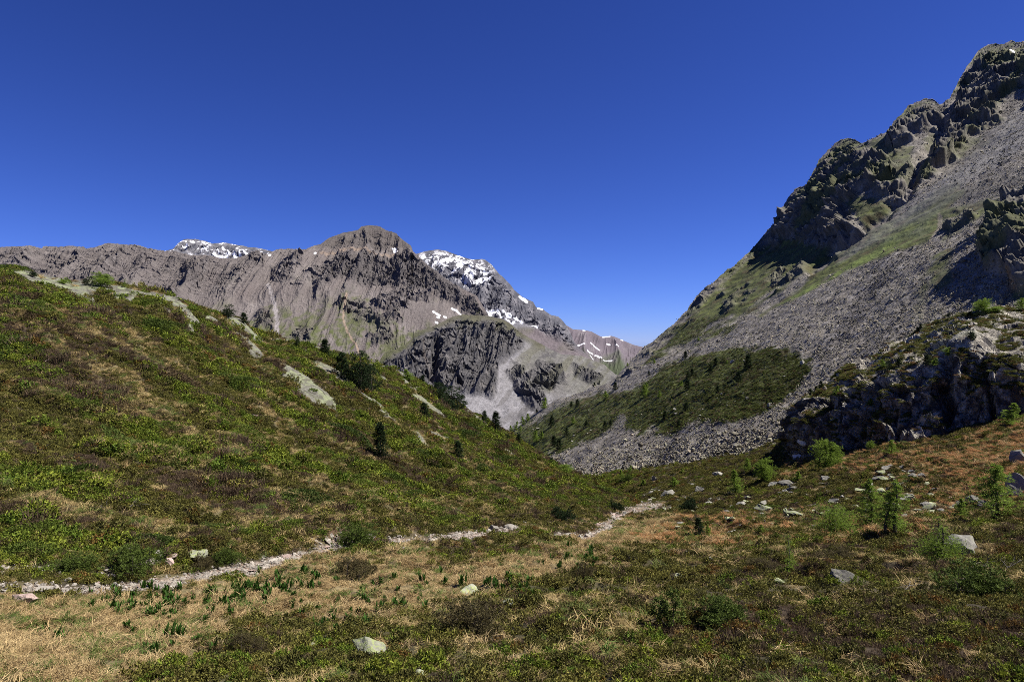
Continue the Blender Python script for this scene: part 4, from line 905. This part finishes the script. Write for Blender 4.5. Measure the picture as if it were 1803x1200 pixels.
MEAD = [
 (1109,833,13,9,"larch0","slim larch just below the boulder field edge, upper of a close pair"),
 (1096,848,19,11,"larch1","slim larch in the far meadow, lower of a close pair"),
 (1201,833,8,7,"larch2","tiny yellowish larch at the edge of the boulder field"),
 (1188,858,18,16,"larch0","faint green larch among stones in the far meadow"),
 (1133,855,11,12,"larch1","low loose larch seedling near the hill edge in the far meadow"),
 (1315,829,22,15,"larch2","small larch up the meadow behind the bushy one beside the cliff shadow"),
 (1346,848,38,31,"larchround0","bushy bright larch left of the cliff shadow"),
 (1296,870,40,26,"larch1","loose green larch with a long shadow, down the meadow from the bushy one"),
 (1404,848,18,14,"larch0","thin pale larch seedling in front of the cliff shadow"),
 (1453,827,49,43,"larchround0","large round bright larch at the foot of the cliff"),
 (1570,799,23,20,"larch2","light larch on orange grass below the cliff ledges"),
 (1534,791,14,12,"larchround0","small round larch close to the cliff foot"),
 (1778,748,36,32,"larch1","pale green larch in front of the dark right end of the cliff"),
 (1465,941,49,63,"larchwide0","wide low larch with a twiggy crown, on orange grass"),
 (1535,926,76,46,"larchbig0","left one of two tall larches in front of the stone heap"),
 (1577,937,84,50,"larchbig1","right, two-stemmed one of two tall larches in front of the stone heap"),
 (1755,912,88,68,"larchbig2","leaning broad larch at the right beside the grey boulder"),
 (1692,911,32,22,"larch0","small sparse larch left of the leaning larch"),
 (1652,992,76,80,"larchbush0","bushy bright larch with two bare leaders rising from it"),
 (1390,1009,60,28,"larchbare0","spindly young larch with a bare top in the front meadow"),
 (1247,946,21,11,"larch1","faint slim larch right beside the dark little pine"),
 (1340,938,14,12,"larch2","knee high larch seedling in the meadow grass"),
 (1180,935,10,8,"larchbare0","tiny larch seedling between path and dark little pine"),
]
for u, v, h, w_, p, lb in MEAD: tree("larch_tree", u, v, h*1.12, w_*1.0, p, lb, "tree", "larches in the meadow", lean=-7 if "leaning" in lb else 0)
tree("pine_tree", 1231, 946, 36, 17, "pine1", "dark pointed little pine standing in the middle of the meadow", "tree")
tree("pine_sapling", 1184, 1112, 74, 56, "sapling0", "knee high pine sapling with bent stems in the front heath", "tree")
for u, v, h, w_, p, lb in [
 (1215,895,19,29,"bush0","rounded dark green pine shrub where the path crosses the meadow"),
 (1080,899,19,25,"bush1","dark shrub at the foot of the left hill above the upper path"),
 (984,920,29,40,"bush0","spiky dark green pine shrub beside the path bend"),
 (212,1006,44,90,"juniper0","large rounded green juniper beside the path at the left"),
 (135,1003,30,62,"juniper1","brown green low juniper left of the large rounded one"),
 (395,990,26,42,"juniper1","small juniper on the bank between lichen boulder and path"),
 (1105,848,14,20,"juniper1","green low juniper among stones in the far meadow"),
 (1030,1017,26,44,"mound0","dark brown heather mound on the straw coloured hollow"),
 (612,1020,40,92,"mound1","wide brown heather mound beside the path bend at the left"),
 (830,1122,62,120,"mound0","broad dark heath mound at the front edge of the dry grass"),
 (425,1150,36,70,"mound1","dark heath mound at the lower left end of the front heath"),
 (1270,1095,44,95,"juniper1","low green heath mound in the middle of the front heath"),
 (1480,985,22,62,"mound0","flat purple brown heather mat in the meadow before the tall larches"),
 (1340,1000,16,60,"mound1","flat purple brown heather mat beside the spindly larch"),
 (1700,1045,60,130,"juniper0","spreading green heath mound on the bank at the right"),
 (350,1000,26,44,"mound1","small brown tussock mound right of the pale upright stone"),
 (640,960,40,80,"juniper0","dark green juniper mound where the path goes out of sight"),
 ]: tree("shrub", u, v, h, w_, p, lb, "shrub")

# ================================================================== BOULDERS AND STONES
RK = {m: [rock_mesh("boulder", 900+10*i+j, 3, 13, .72, M[m]) for j in range(3)] for i, m in enumerate(("boulder", "lichen", "pale", "pink"))}
CLEAR = np.zeros((1200, 1803), np.float32)     # sight lines to stones kept free of tufts
def clear(u, v, w_, up, dn):
    CLEAR[max(0, int(v-up)):int(v+dn), max(0, int(u-w_)):int(u+w_)] = .97
def boulder(u, v, wpx, hpx, kind, label, k=0, group=None, name="boulder", cat="boulder", rz=None, slope=0):
    loc, nor = hit(u, v)
    if loc is None: return
    s = loc.y/F/1.5; o = D.objects.new(name, RK[kind][k % 3]); COL.objects.link(o)
    hz = hpx*s*.95/.55
    o.scale = (wpx*s, wpx*s*TR.uniform(.75, 1.1), hz); o.location = loc+Vector((0, .3*wpx*s, hpx*s*.34)); o.rotation_euler = (R(TR.uniform(-12, 12)), R(TR.uniform(-12, 12)+slope), TR.uniform(-.6, .6) if rz is None else rz)
    clear(u, v, wpx*.5, hpx*.6, 2+.04*wpx)
    return tag(o, label, cat, group)
for a in [
 (650,1155,62,30,"lichen","big yellow green lichen boulder sunk in the front heath",0),
 (548,1142,22,10,"lichen","small lichen spotted stone in the heath, left of the big lichen boulder",1),
 (740,1189,20,10,"lichen","mossy stone at the bottom edge below the big lichen boulder",2),
 (826,1046,44,14,"lichen","flat lichen slab in the dry grass of the hollow",1),
 (897,1066,26,12,"lichen","pale lichen stone where dry grass meets dark heath",2),
 (1197,1022,28,16,"lichen","rounded green lichen boulder in the middle of the front heath",0),
 (1486,1022,38,18,"boulder","grey boulder with a lit top in front of the spindly larch",1),
 (1375,1026,18,8,"lichen","low mossy stone left of the grey boulder",2),
 (1252,990,12,10,"boulder","small grey stone standing on dry grass below the little pine",0),
 (1702,972,58,30,"boulder","large pale boulder half hidden by the bushy larch",2),
 (40,1060,36,18,"pink","pinkish boulder at the left end of the path",0),
 (70,1043,30,12,"pale","flat grey stone behind the pinkish boulder",1),
 (295,998,15,15,"pink","upright pale stone beside the large juniper",1),
 (342,983,42,18,"lichen","dark boulder with green lichen cap above the path",2),
 (277,977,20,9,"boulder","small dark stone left of the green capped boulder",0),
 (228,970,32,7,"lichen","flat lichen slab on top of the large juniper bank",1),
 (478,990,22,6,"pale","brown slab stone lying along the path edge",2),
 (118,1021,16,6,"pale","white flat stone on the path near the left end",0),
 (870,935,22,12,"pale","pale block at the end of the middle path section",1),
 (900,931,34,6,"pale","long flat pale slab above the path end",2),
 (1021,950,12,9,"boulder","small light boulder between the upper paths",0),
 (1795,872,30,40,"boulder","tall grey boulder at the right edge beside the leaning larch",1),
 (1797,812,22,24,"boulder","grey rock at the right edge above the tall boulder",2),
 (1265,838,22,8,"boulder","flat grey boulder in the far meadow above the long shadowed larch",0),
 (1232,866,16,10,"boulder","grey block in the stony patch of the far meadow",1),
 (1178,873,26,10,"boulder","long low boulder beside the far meadow juniper",2),
 (1152,846,9,9,"boulder","single pale block standing in the far meadow turf",1),
 (1346,902,30,17,"lichen","greenish block with a sharp edge in the middle meadow",0),
 (1385,907,10,14,"lichen","narrow upright lichen stone right of the greenish block",1),
 (1402,907,30,8,"lichen","flat lichen slab beside the narrow upright stone",2),
 (1365,856,22,8,"boulder","flat pale stone below the bushy bright larch",1),
 (1387,855,34,10,"boulder","wide pale boulder below the thin larch seedling",0),
 (1398,862,22,7,"boulder","low pale stone right under the wide pale boulder",2),
 (1454,845,14,8,"boulder","pale stone right under the round cliff foot larch",1),
 (1307,890,16,8,"boulder","small block in the grass between the long shadow and the greenish block",2),
 (1715,884,26,12,"boulder","pale boulder just left of the leaning larch trunk",0),
 (1737,890,22,9,"boulder","second pale boulder touching the leaning larch",1),
 (737,770,5,4,"boulder","tiny pale stone on the turf",2),
 (80,640,20,10,"pink","reddish stone lying in the upper left heath",0),
 (446,735,14,6,"pink","reddish stone in the green middle of the left hill",1),
 (167,635,7,5,"pale","small white stone in the heath right of the upper reddish stone",2),
 (373,714,8,7,"pale","small grey white stone in the heath above the lower reddish stone",0),
 (249,950,12,6,"pale","white stone in the dark heath above the green capped boulder",1),
 (1413,641,9,8,"boulder","pale boulder near the right tip of the far turf patch",0),
 (1290,638,9,5,"boulder","pale stone on the upper edge of the far turf patch",1),
 (1391,697,9,7,"boulder","large scree block at the right lower edge of the turf patch",2),
 (1355,716,9,8,"boulder","pale scree block below the turf patch",0),
 (1316,702,6,4,"boulder","pale stone in the lower part of the far turf patch",1),
 (1570,530,10,6,"boulder","dark block lying alone in the wide scree",2),
]: boulder(*a[:6], k=a[6])
def small_stones(n, kinds, sampler, smin, smax, label, group, flat=.7, name="stone", seed=1):
    r = random.Random(seed); c = 0; tries = 0
    while c < n and tries < n*20:
        tries += 1; u, v, sc_ = sampler(r)
        loc, nor = hit(u, v, 1)
        if loc is None: continue
        px = r.uniform(smin, smax)*sc_*r.choice((1, 1, 1, 1.6)); s = px*loc.y/F/1.5
        o = D.objects.new(name, RK[r.choice(kinds)][r.randrange(3)]); COL.objects.link(o)
        o.scale = (s, s*r.uniform(.6, 1.1), s*flat*r.uniform(.5, 1)); o.location = loc+Vector((0, 0, s*.32)); o.rotation_euler = (r.uniform(-.3, .3), r.uniform(-.3, .3), r.uniform(0, 6.28))
        clear(u, v, px*.6, px*.3, 3)
        tag(o, label, "stone", group); c += 1
def along(paths, jit):
    def f(r):
        p = r.choices(paths, weights=[sum(math.hypot(b[0]-a[0], b[1]-a[1]) for a, b in zip(q[:-1], q[1:])) for q in paths])[0]
        i = r.randrange(len(p)-1); t = r.random(); u = p[i][0]+(p[i+1][0]-p[i][0])*t; v = p[i][1]+(p[i+1][1]-p[i][1])*t
        return u+r.gauss(0, jit), v+r.gauss(0, jit*.45), 1
    return f
vis_paths = [[(max(0, a), b) for a, b in p] for p in PATHS]
small_stones(90, ("pale", "pale", "boulder", "pink"), along([p for p in vis_paths], 12), 3, 10, "pale loose stone lying on the stony footpath", "stones on the footpath", .45, seed=11)
def inpoly(pts, lo=0):
    us_ = [p[0] for p in pts]; vs_ = [p[1] for p in pts]
    def f(r):
        while 1:
            u, v = r.uniform(min(us_), max(us_)), r.uniform(min(vs_), max(vs_)); ins = False
            for i in range(len(pts)):
                (x0, y0), (x1, y1) = pts[i], pts[i-1]
                if (y0 > v) != (y1 > v) and u < (x1-x0)*(v-y0)/(y1-y0)+x0: ins = not ins
            if ins: return u, v, 1
    return f
small_stones(72, ("boulder", "boulder", "lichen"), inpoly([(1500,905),(1520,850),(1570,815),(1620,830),(1660,870),(1700,880),(1690,905),(1600,910)]), 6, 14, "grey block in the stone heap behind the two tall larches", "blocks of the stone heap", .8, name="boulder", seed=12)
small_stones(75, ("boulder", "boulder", "lichen"), inpoly([(1130,860),(1240,850),(1330,870),(1420,850),(1500,850),(1500,900),(1400,915),(1250,905),(1130,900)]), 4, 10, "grey stone scattered over the meadow below the scree", "stones scattered over the meadow", .6, seed=13)
small_stones(40, ("boulder", "lichen"), inpoly([(1170,930),(1330,895),(1520,900),(1500,925),(1330,930),(1200,975)]), 4, 9, "grey stone in the orange grass of the meadow", "stones in the orange meadow grass", .6, seed=14)
small_stones(40, ("boulder",), inpoly([(980,790),(1180,700),(1260,630),(1400,625),(1380,690),(1250,735),(1100,735),(930,760),(1080,690)]), 2, 4.5, "pale stone lying on the far turf slope", "stones on the far turf slope", .7, seed=15)
for u, v, w_, lb in ((1405,804,20,"bluish snow patch in the cliff shadow, lower and larger one"), (1411,778,12,"bluish snow patch at the cliff edge, upper and smaller one")):
    loc, nor = hit(u, v)
    s = w_/F*loc.y/2; g = np.random.default_rng(int(u)); th = np.linspace(0, 2*math.pi, 40, endpoint=False)
    rad = 1+.22*np.sin(2*th+1)+.14*np.sin(3*th)+.1*g.normal(size=40)*.5
    t1 = nor.cross(Vector((0, 1, 0))).normalized(); t2 = nor.cross(t1).normalized(); vs = []
    for q, (f_, zz) in enumerate(((0, .12), (.6, .11), (1, .0), (1.02, -.4))):
        for k_ in range(40): vs.append(np.array(t1)*f_*rad[k_]*math.cos(th[k_])*s + np.array(t2)*f_*rad[k_]*math.sin(th[k_])*s*1.3 + np.array(nor)*(zz+.12))
    fs = [[q*40+k_, q*40+(k_+1) % 40, (q+1)*40+(k_+1) % 40, (q+1)*40+k_] for q in range(3) for k_ in range(40)]
    o = link("snow_patch", mesh_np("snow_patch", np.array(vs), np.array(fs), True), M["snow"]); o.location = loc
    tag(o, lb, "snow patch", "snow patches by the cliff")

# pale dead branches lying in the heath
def dead_branch(u, v, wpx, label, k):
    loc, nor = hit(u, v)
    s = wpx/F*loc.y; g = np.random.default_rng(810+k); T = Soup()
    def arm(p, d, L, r0, dep):
        pts = [p]
        for q in range(5): d = unit(d+g.normal(size=3)*.22+[0, 0, .02]); pts.append(pts[-1]+d*L/5)
        T.quads(tube_quads(pts, np.linspace(r0, r0*.3, 6), 5), np.zeros(25))
        if dep:
            for q in range(4): arm(pts[1+q], unit(d+g.normal(size=3)*.7+[0, 0, .3]), L*g.uniform(.35, .65), r0*.5, dep-1)
    arm(np.array([-.5, 0, -.05])*s, np.array([1, .1, .25]), s, .016*s+.003, 2)
    o = D.objects.new("dead_branch", T.mesh("dead_branch", M["twig"], True)); COL.objects.link(o); o.location = loc+Vector((0, 0, .06*s+.03)); o.rotation_euler = (0, 0, g.uniform(-.5, .5))
    tag(o, label, "branch", "dead branches in the heath")
for k, a in enumerate([(1722,1022,70,"bleached dead branch on the heath bank below the large pale boulder"), (1780,1010,40,"short pale twig at the right edge of the heath bank"), (1610,1040,36,"thin dead branch in the front heath right of the grey boulder"), (175,905,30,"pale dead branch low on the left hillside, left one"), (240,893,34,"pale dead branch low on the left hillside, right one"), (830,1120,46,"grey dead branch inside the dark heath mound in front")]): dead_branch(*a, k)

# ================================================================== GROUND COVER (stuff)
def scatter(name, pts, rot, scl, idx, tint, protos, label, cat):
    """one object of uncountable cover: instances of small tufts on its own points"""
    me = D.meshes.new(name); n = len(pts); me.vertices.add(n); me.vertices.foreach_set("co", np.asarray(pts, np.float32).ravel())
    a = me.attributes.new("rot", 'FLOAT_VECTOR', 'POINT'); a.data.foreach_set("vector", np.asarray(rot, np.float32).ravel())
    a = me.attributes.new("scl", 'FLOAT_VECTOR', 'POINT'); a.data.foreach_set("vector", np.asarray(scl, np.float32).ravel())
    a = me.attributes.new("pidx", 'INT', 'POINT'); a.data.foreach_set("value", np.asarray(idx, np.int32))
    t4 = np.ones((n, 4), np.float32); t4[:, :3] = tint
    a = me.attributes.new("tint", 'FLOAT_COLOR', 'POINT'); a.data.foreach_set("color", t4.ravel())
    o = D.objects.new(name, me); COL.objects.link(o); tag(o, label, cat, kind="stuff")
    c = D.collections.new(name+"_kinds")
    for k, p in enumerate(protos): c.objects.link(D.objects.new("%s_kind_%02d" % (name, k), p))
    ng = D.node_groups.new(name+"_scatter", 'GeometryNodeTree'); N = ng.nodes.new; L = ng.links.new
    ng.interface.new_socket("Geometry", in_out='INPUT', socket_type='NodeSocketGeometry'); ng.interface.new_socket("Geometry", in_out='OUTPUT', socket_type='NodeSocketGeometry')
    gi = N("NodeGroupInput"); go = N("NodeGroupOutput"); ip = N("GeometryNodeInstanceOnPoints"); ci = N("GeometryNodeCollectionInfo")
    ci.inputs["Collection"].default_value = c; ci.inputs["Separate Children"].default_value = True; ci.inputs["Reset Children"].default_value = True
    def attr(nm, ty):
        q = N("GeometryNodeInputNamedAttribute"); q.data_type = ty; q.inputs["Name"].default_value = nm; return q.outputs["Attribute"]
    er = N("FunctionNodeEulerToRotation"); L(attr("rot", 'FLOAT_VECTOR'), er.inputs[0])
    L(gi.outputs[0], ip.inputs["Points"]); L(ci.outputs[0], ip.inputs["Instance"]); ip.inputs["Pick Instance"].default_value = True
    L(attr("pidx", 'INT'), ip.inputs["Instance Index"]); L(er.outputs[0], ip.inputs["Rotation"]); L(attr("scl", 'FLOAT_VECTOR'), ip.inputs["Scale"])
    L(ip.outputs[0], go.inputs[0])
    md = o.modifiers.new("scatter", 'NODES'); md.node_group = ng
    return o
def visible_rows(Vg):
    """True where nothing nearer in the same column hides the vertex"""
    run = np.minimum.accumulate(Vg, axis=0); return Vg <= run+5
SG = np.random.default_rng(77)
r0 = np.searchsorted(ys, 2.0); c0, c1 = np.searchsorted(us, [-1000, 2900])
vis = visible_rows(A_V)
Vp = A_V[r0:-1, c0:c1]; dV = np.abs(np.diff(A_V, axis=0))[r0:, c0:c1]; dU = np.diff(us)[c0:c1][None]
Ya = AP[r0:-1, c0:c1, 1]
ry = np.clip(.026*Ya**.66+.03, .09, .62)                       # tuft radius in metres
w8 = np.where(vis[r0:-1, c0:c1], np.clip(dV, .5, 12)*dU, 0)/(ry/Ya*F)**2
pathw = sst(9, -1, pd+6*n3+5*n2); slabw = slab.copy()
for k in range(1, 4): slabw[:-k] = np.maximum(slabw[:-k], slab[k:]*(1-.12*k))     # nothing tall in front of bare rock
w8 *= (1-.97*pathw[r0:-1, c0:c1])*(1-.98*slabw[r0:-1, c0:c1])*(Ya < 235)
fr_u = U[r0:-1, c0:c1]; infr = (fr_u > 0) & (fr_u < 1803) & (A_V[r0:-1, c0:c1] < 1200)
w8 *= 1-infr*CLEAR[np.clip(A_V[r0:-1, c0:c1], 0, 1199).astype(int), np.clip(U[r0:-1, c0:c1], 0, 1802).astype(int)]
w8 *= 1-.45*far_m[r0:-1, c0:c1]
NT = 165000
pk = SG.choice(w8.size, NT, p=(w8/w8.sum()).ravel()); pr, pc = np.unravel_index(pk, w8.shape); pr += r0; pc += c0
fr = SG.uniform(0, 1, NT)[:, None]; fc = SG.uniform(0, 1, NT)[:, None]
pos = AP[pr, pc]*(1-fr)*(1-fc)+AP[pr+1, pc]*fr*(1-fc)+AP[pr, pc+1]*(1-fr)*fc+AP[pr+1, pc+1]*fr*fc
nrm = A_n[pr, pc]
def at(a): return a[pr, pc]
rad = np.clip(.026*pos[:, 1]**.66+.03, .09, .62)*SG.uniform(.7, 1.3, NT)*np.where(SG.uniform(0, 1, NT) < .12, 1.5, 1)
rad *= .75+.55*at(green)*at(hill)
pd_, ps, po, pb, pg, ph = at(dry), at(strawh), at(orange), at(brown), at(green), at(hill)
roll = SG.uniform(0, 1, NT)
kind = np.full(NT, 0)                                            # 0 leafy heath, 1 brown heather, 2 dry grass, 3 green grass
kind = np.where(roll < .07+(.35+.35*ph)*pb, 1, kind)
g_w = np.clip(np.maximum(np.maximum(pd_*1.05, ps*.75), po*.8), .05, 1); roll2 = SG.uniform(0, 1, NT)
kind = np.where(roll2 < g_w, 2, kind); kind = np.where((kind == 2) & (SG.uniform(0, 1, NT) < .12+.25*sst(.1, .5, at(n2))), 3, kind)
tint = np.zeros((NT, 3), np.float32); j = SG.uniform(0, 1, NT)[:, None]
t_olive = mix(np.array([.078, .076, .021]), np.array([.17, .155, .036]), j); t_green = mix(np.array([.085, .13, .017]), np.array([.19, .215, .027]), j)
tint[:] = np.where(pg[:, None]*.85 > SG.uniform(.05, 1.0, NT)[:, None], t_green, t_olive)
rust = (SG.uniform(0, 1, NT) < .02+.10*sst(.2, .5, at(n4))); tint[rust] = (.15, .088, .024)
tint = np.where((kind == 1)[:, None], mix(np.array([.085, .058, .036]), np.array([.13, .092, .056]), j), tint)
tint = np.where((kind == 2)[:, None], mix(np.array([.27, .185, .082]), np.array([.48, .36, .18]), j), tint)
tint = np.where(((kind == 2) & (po > .35) & (SG.uniform(0, 1, NT) < .7))[:, None], mix(np.array([.36, .185, .075]), np.array([.46, .27, .12]), j), tint)
tint = np.where(((kind == 2) & (ps > .2) & (pd_ < .3) & (po < .3))[:, None], mix(np.array([.27, .205, .085]), np.array([.45, .34, .155]), j), tint)
tint = np.where((kind == 3)[:, None], mix(np.array([.08, .13, .028]), np.array([.15, .175, .045]), j), tint)
HP = [shrub_tuft(600+k, 34+4*k, .20+.015*k, .085, M["heath"]) for k in range(4)]
HB = [heather_tuft(620+k, 150, M["heath"]) for k in range(2)]
GP = [grass_tuft(640+k, 80, M["straw"], .75+.15*k) for k in range(4)]
for o_ in HP+HB: pass
mh = leaf_mat("heath_cover", (.05, .06, .02), .55, .2, True)
for p in HP+HB: p.materials.clear(); p.materials.append(mh)
up = np.stack([SG.uniform(-.25, .25, NT)-nrm[:, 1]*.5, SG.uniform(-.25, .25, NT)+nrm[:, 0]*.5, SG.uniform(0, 6.28, NT)], -1)
sel = kind <= 1
ix = np.where(kind == 1, 4+SG.integers(0, 2, NT), SG.integers(0, 4, NT))
sc3 = rad[:, None]*np.stack([np.ones(NT), np.ones(NT), SG.uniform(.7, 1.3, NT)], -1)
scatter("heath", (pos-nrm*rad[:, None]*.1)[sel], up[sel], sc3[sel], ix[sel], tint[sel], HP+HB, "low heath of dwarf shrubs covering hillside and hollow", "heath")
sel = kind >= 2
sg = np.minimum(rad, .42)[:, None]*np.stack([np.ones(NT)*1.1, np.ones(NT)*1.1, SG.uniform(.6, 1.0, NT)], -1)
scatter("grass", pos[sel], up[sel], sg[sel], SG.integers(0, 4, NT)[sel], tint[sel], GP, "dry straw coloured grass between the heath", "grass")
# broad-leaved plants in the dry grass: each clump a thing
HE = [hellebore_mesh(660+k, M["hell"]) for k in range(5)]
def hel(r):
    cu, cvv = r.choice([(205,1050),(285,1048),(285,1060),(230,1080),(260,1085),(325,1090),(250,1105),(330,1135),(430,1040),(410,1065),(480,1030),(540,1020),(540,1040),(100,1120),(300,1075),(360,1060),(390,1070),(470,1060),(650,1060),(670,1050),(680,1062),(560,1090),(600,1095),(760,1035),(890,1035),(900,1030),(980,1005),(1010,985),(1040,990),(750,1055),(440,1042)])
    return cu+r.gauss(0, 30), cvv+r.gauss(0, 12)
r = random.Random(9)
for k in range(280):
    u, v = hel(r); y_i = None
    c_ = int(np.argmin(np.abs(us-u))); rr_ = np.argmax(A_V[:, c_] <= v)
    p = AP[rr_, c_]
    o = D.objects.new("broad_leaf_plant", HE[k % 5]); COL.objects.link(o); o.location = Vector(p.tolist())-Vector((0, 0, .02)); s = r.uniform(.45, .85)*(1+max(0, p[1]-14)*.03)*(.65 if p[1] < 12.5 else 1); o.scale = (s, s, s); o.rotation_euler = (0, 0, r.uniform(0, 6.28))
    tag(o, "clump of broad dark green leaves sprouting from the dry grass", "plant", "broad-leaved plants in the dry grass")
# scree and boulders on the right mountain
Bv = visible_rows(B_V) if False else np.ones(B_V.shape, bool)
KS = [rock_mesh("scree_stone", 700+k, 2, 11, .8, M["stone"]) for k in range(6)]
um = (B_U > 780) & (B_U < 1830)
pxa = np.clip(np.abs(np.gradient(B_V, axis=0)), .05, 4)
toe_d = sst(60, 5, (interp(B_U[0], TOE, 1)[None]-B_V))             # 1 near the foot of the slope
ws = np.where(um, pxa, 0)*np.clip(1-1.02*np.maximum(B_turf, B_cliff), .012, 1)
NS = 76000
pk = SG.choice(ws.size, NS, p=(ws/ws.sum()).ravel()); pr, pc = np.unravel_index(pk, ws.shape)
pos = B_P[pr, pc]+SG.normal(size=(NS, 3))*.3; yd = pos[:, 1]
big = toe_d[pr, pc]
sz = np.clip(SG.lognormal(-1.5, .5, NS), .10, 1.2)*(.8+.25*np.clip(yd/300, 0, 1.4))*(.72+.38*big)
st_n = fbm2((B_U[pr, pc]+.75*B_V[pr, pc])/34, (B_V[pr, pc]-.75*B_U[pr, pc])/420, 3, 701)
st_t = np.clip(1+.55*st_n, .55, 1.5)[:, None]*mix(np.array([1.0, .95, .88]), np.array([.93, 1., .86]), SG.uniform(0, 1, NS)[:, None])
scl = sz[:, None]*SG.uniform(.6, 1.25, (NS, 3)); rot = SG.uniform(0, 6.28, (NS, 3))
scatter("scree", pos+B_n[pr, pc]*sz[:, None]*.15, rot, scl, SG.integers(0, 6, NS), st_t, KS, "grey blocks of the scree covering the right mountainside", "scree")
# turf tufts on the far slope and on the outcrop top
wt = np.where(um, pxa, 0)*B_turf*(1-B_cliff)*(B_V > 560)
NU = 20000
pk = SG.choice(wt.size, NU, p=(wt/wt.sum()).ravel()); pr, pc = np.unravel_index(pk, wt.shape); pos = B_P[pr, pc]
j = SG.uniform(0, 1, NU)[:, None]; tt = mix(np.array([.056, .066, .017]), np.array([.102, .122, .026]), j); tt[SG.uniform(0, 1, NU) < .15] = (.085, .055, .028)
rd = SG.uniform(.3, .7, NU)
scatter("turf", pos-[0, 0, .15], np.stack([SG.uniform(-.3, .3, NU), SG.uniform(-.5, 0, NU), SG.uniform(0, 6.28, NU)], -1), rd[:, None]*np.array([1.2, 1.2, .42]), SG.integers(0, 6, NU), tt, HP+HB, "dark heath turf on the slope below the scree", "turf")
wc = np.where((C_R > 1.1) & (C_R < 5.2) & (C_C < 9), 1., 0)*C_veg
NC = 9000
pk = SG.choice(wc.size, NC, p=(wc/wc.sum()).ravel()); pr, pc = np.unravel_index(pk, wc.shape); pos = C_P[pr, pc]
j = SG.uniform(0, 1, NC)[:, None]; tt = mix(np.array([.09, .09, .024]), np.array([.15, .16, .035]), j); tt[SG.uniform(0, 1, NC) < .15] = (.2, .12, .05)
rd = SG.uniform(.25, .6, NC)
scatter("moss", pos-[0, 0, .08], np.stack([SG.uniform(-.3, .3, NC), SG.uniform(-.4, .1, NC), SG.uniform(0, 6.28, NC)], -1), rd[:, None]*np.array([1, 1, .6]), SG.integers(0, 6, NC), tt, HP+HB, "mossy heath growing on top and ledges of the outcrop", "moss")

# fine gravel of the footpath
wp = np.where(vis[r0:-1, c0:c1], np.clip(dV, .1, 12)*dU, 0)*np.maximum(path, .35*pathw)[r0:-1, c0:c1]*(Ya < 130)
NP = 5600
pk = SG.choice(wp.size, NP, p=(wp/wp.sum()).ravel()); pr, pc = np.unravel_index(pk, wp.shape); pr += r0; pc += c0
pos = AP[pr, pc]+SG.normal(size=(NP, 3))*[.04, .04, .0]
sz = np.clip(SG.lognormal(-3.5, .6, NP), .012, .12)*np.clip(pos[:, 1]/18, .8, 3.0)
KP = [rock_mesh("gravel", 760+k, 1, 7, .6, M["gravel"]) for k in range(4)]
scatter("gravel", pos+[0, 0, .01], SG.uniform(0, 6.28, (NP, 3))*[.12, .12, 1], sz[:, None]*SG.uniform(.6, 1.3, (NP, 3)), SG.integers(0, 4, NP), np.ones((NP, 3)), KP, "pale gravel covering the footpath", "gravel")

# dense juniper and alpine-rose mats that stand out of the heath
wj = np.where(vis[r0:-1, c0:c1], np.clip(dV, .3, 12)*dU, 0)*(.03+green[r0:-1, c0:c1]**2)*(1-slabw[r0:-1, c0:c1])*(1-pathw[r0:-1, c0:c1])*(1-dry[r0:-1, c0:c1])*(Ya < 120)*(Ya > 7)*(.12+.88*hill[r0:-1, c0:c1])/(.45+.012*Ya)**2*Ya**2*1e-3
NJ = 420
pk = SG.choice(wj.size, NJ, p=(wj/wj.sum()).ravel()); pr, pc = np.unravel_index(pk, wj.shape); pr += r0; pc += c0
pos = AP[pr, pc]; rj = (.30+.010*pos[:, 1])*SG.uniform(.6, 1.5, NJ)
def mat_mesh(seed):
    g = np.random.default_rng(seed); q = Soup(); n = 420
    az = g.uniform(0, 6.28, n); rr = np.sqrt(g.uniform(0, 1, n))*(1+.25*np.sin(3*az+seed)); c = np.stack([rr*np.cos(az), rr*np.sin(az), .42*np.maximum(0, 1-rr**2*.8)*g.uniform(.7, 1.1, n)], -1)
    for k in range(6): q.quads(blades(c+g.normal(size=(n, 3))*.03, g.normal(size=(n, 3))*.8+[0, 0, .6]+c*[.5, .5, 0], g.uniform(.07, .13, n), .035, g), g.uniform(0, 1, n)*.6+rr*0+.2)
    return q.mesh("shrub_mat", mh)
JM = [mat_mesh(840+k) for k in range(4)]
jt = mix(np.array([.045, .068, .014]), np.array([.115, .15, .022]), SG.uniform(0, 1, NJ)[:, None]); jt[SG.uniform(0, 1, NJ) < .16] = (.085, .06, .03)
nn = A_n[pr, pc]
scatter("shrub_mats", pos-nn*rj[:, None]*.06, np.stack([-nn[:, 1]*.8, nn[:, 0]*.8, SG.uniform(-.5, .5, NJ)], -1), rj[:, None]*np.stack([SG.uniform(1.0, 1.9, NJ), np.ones(NJ), SG.uniform(.7, 1.2, NJ)], -1), SG.integers(0, 4, NJ), jt, JM, "dense mats of juniper and alpine rose in the heath", "shrubs")
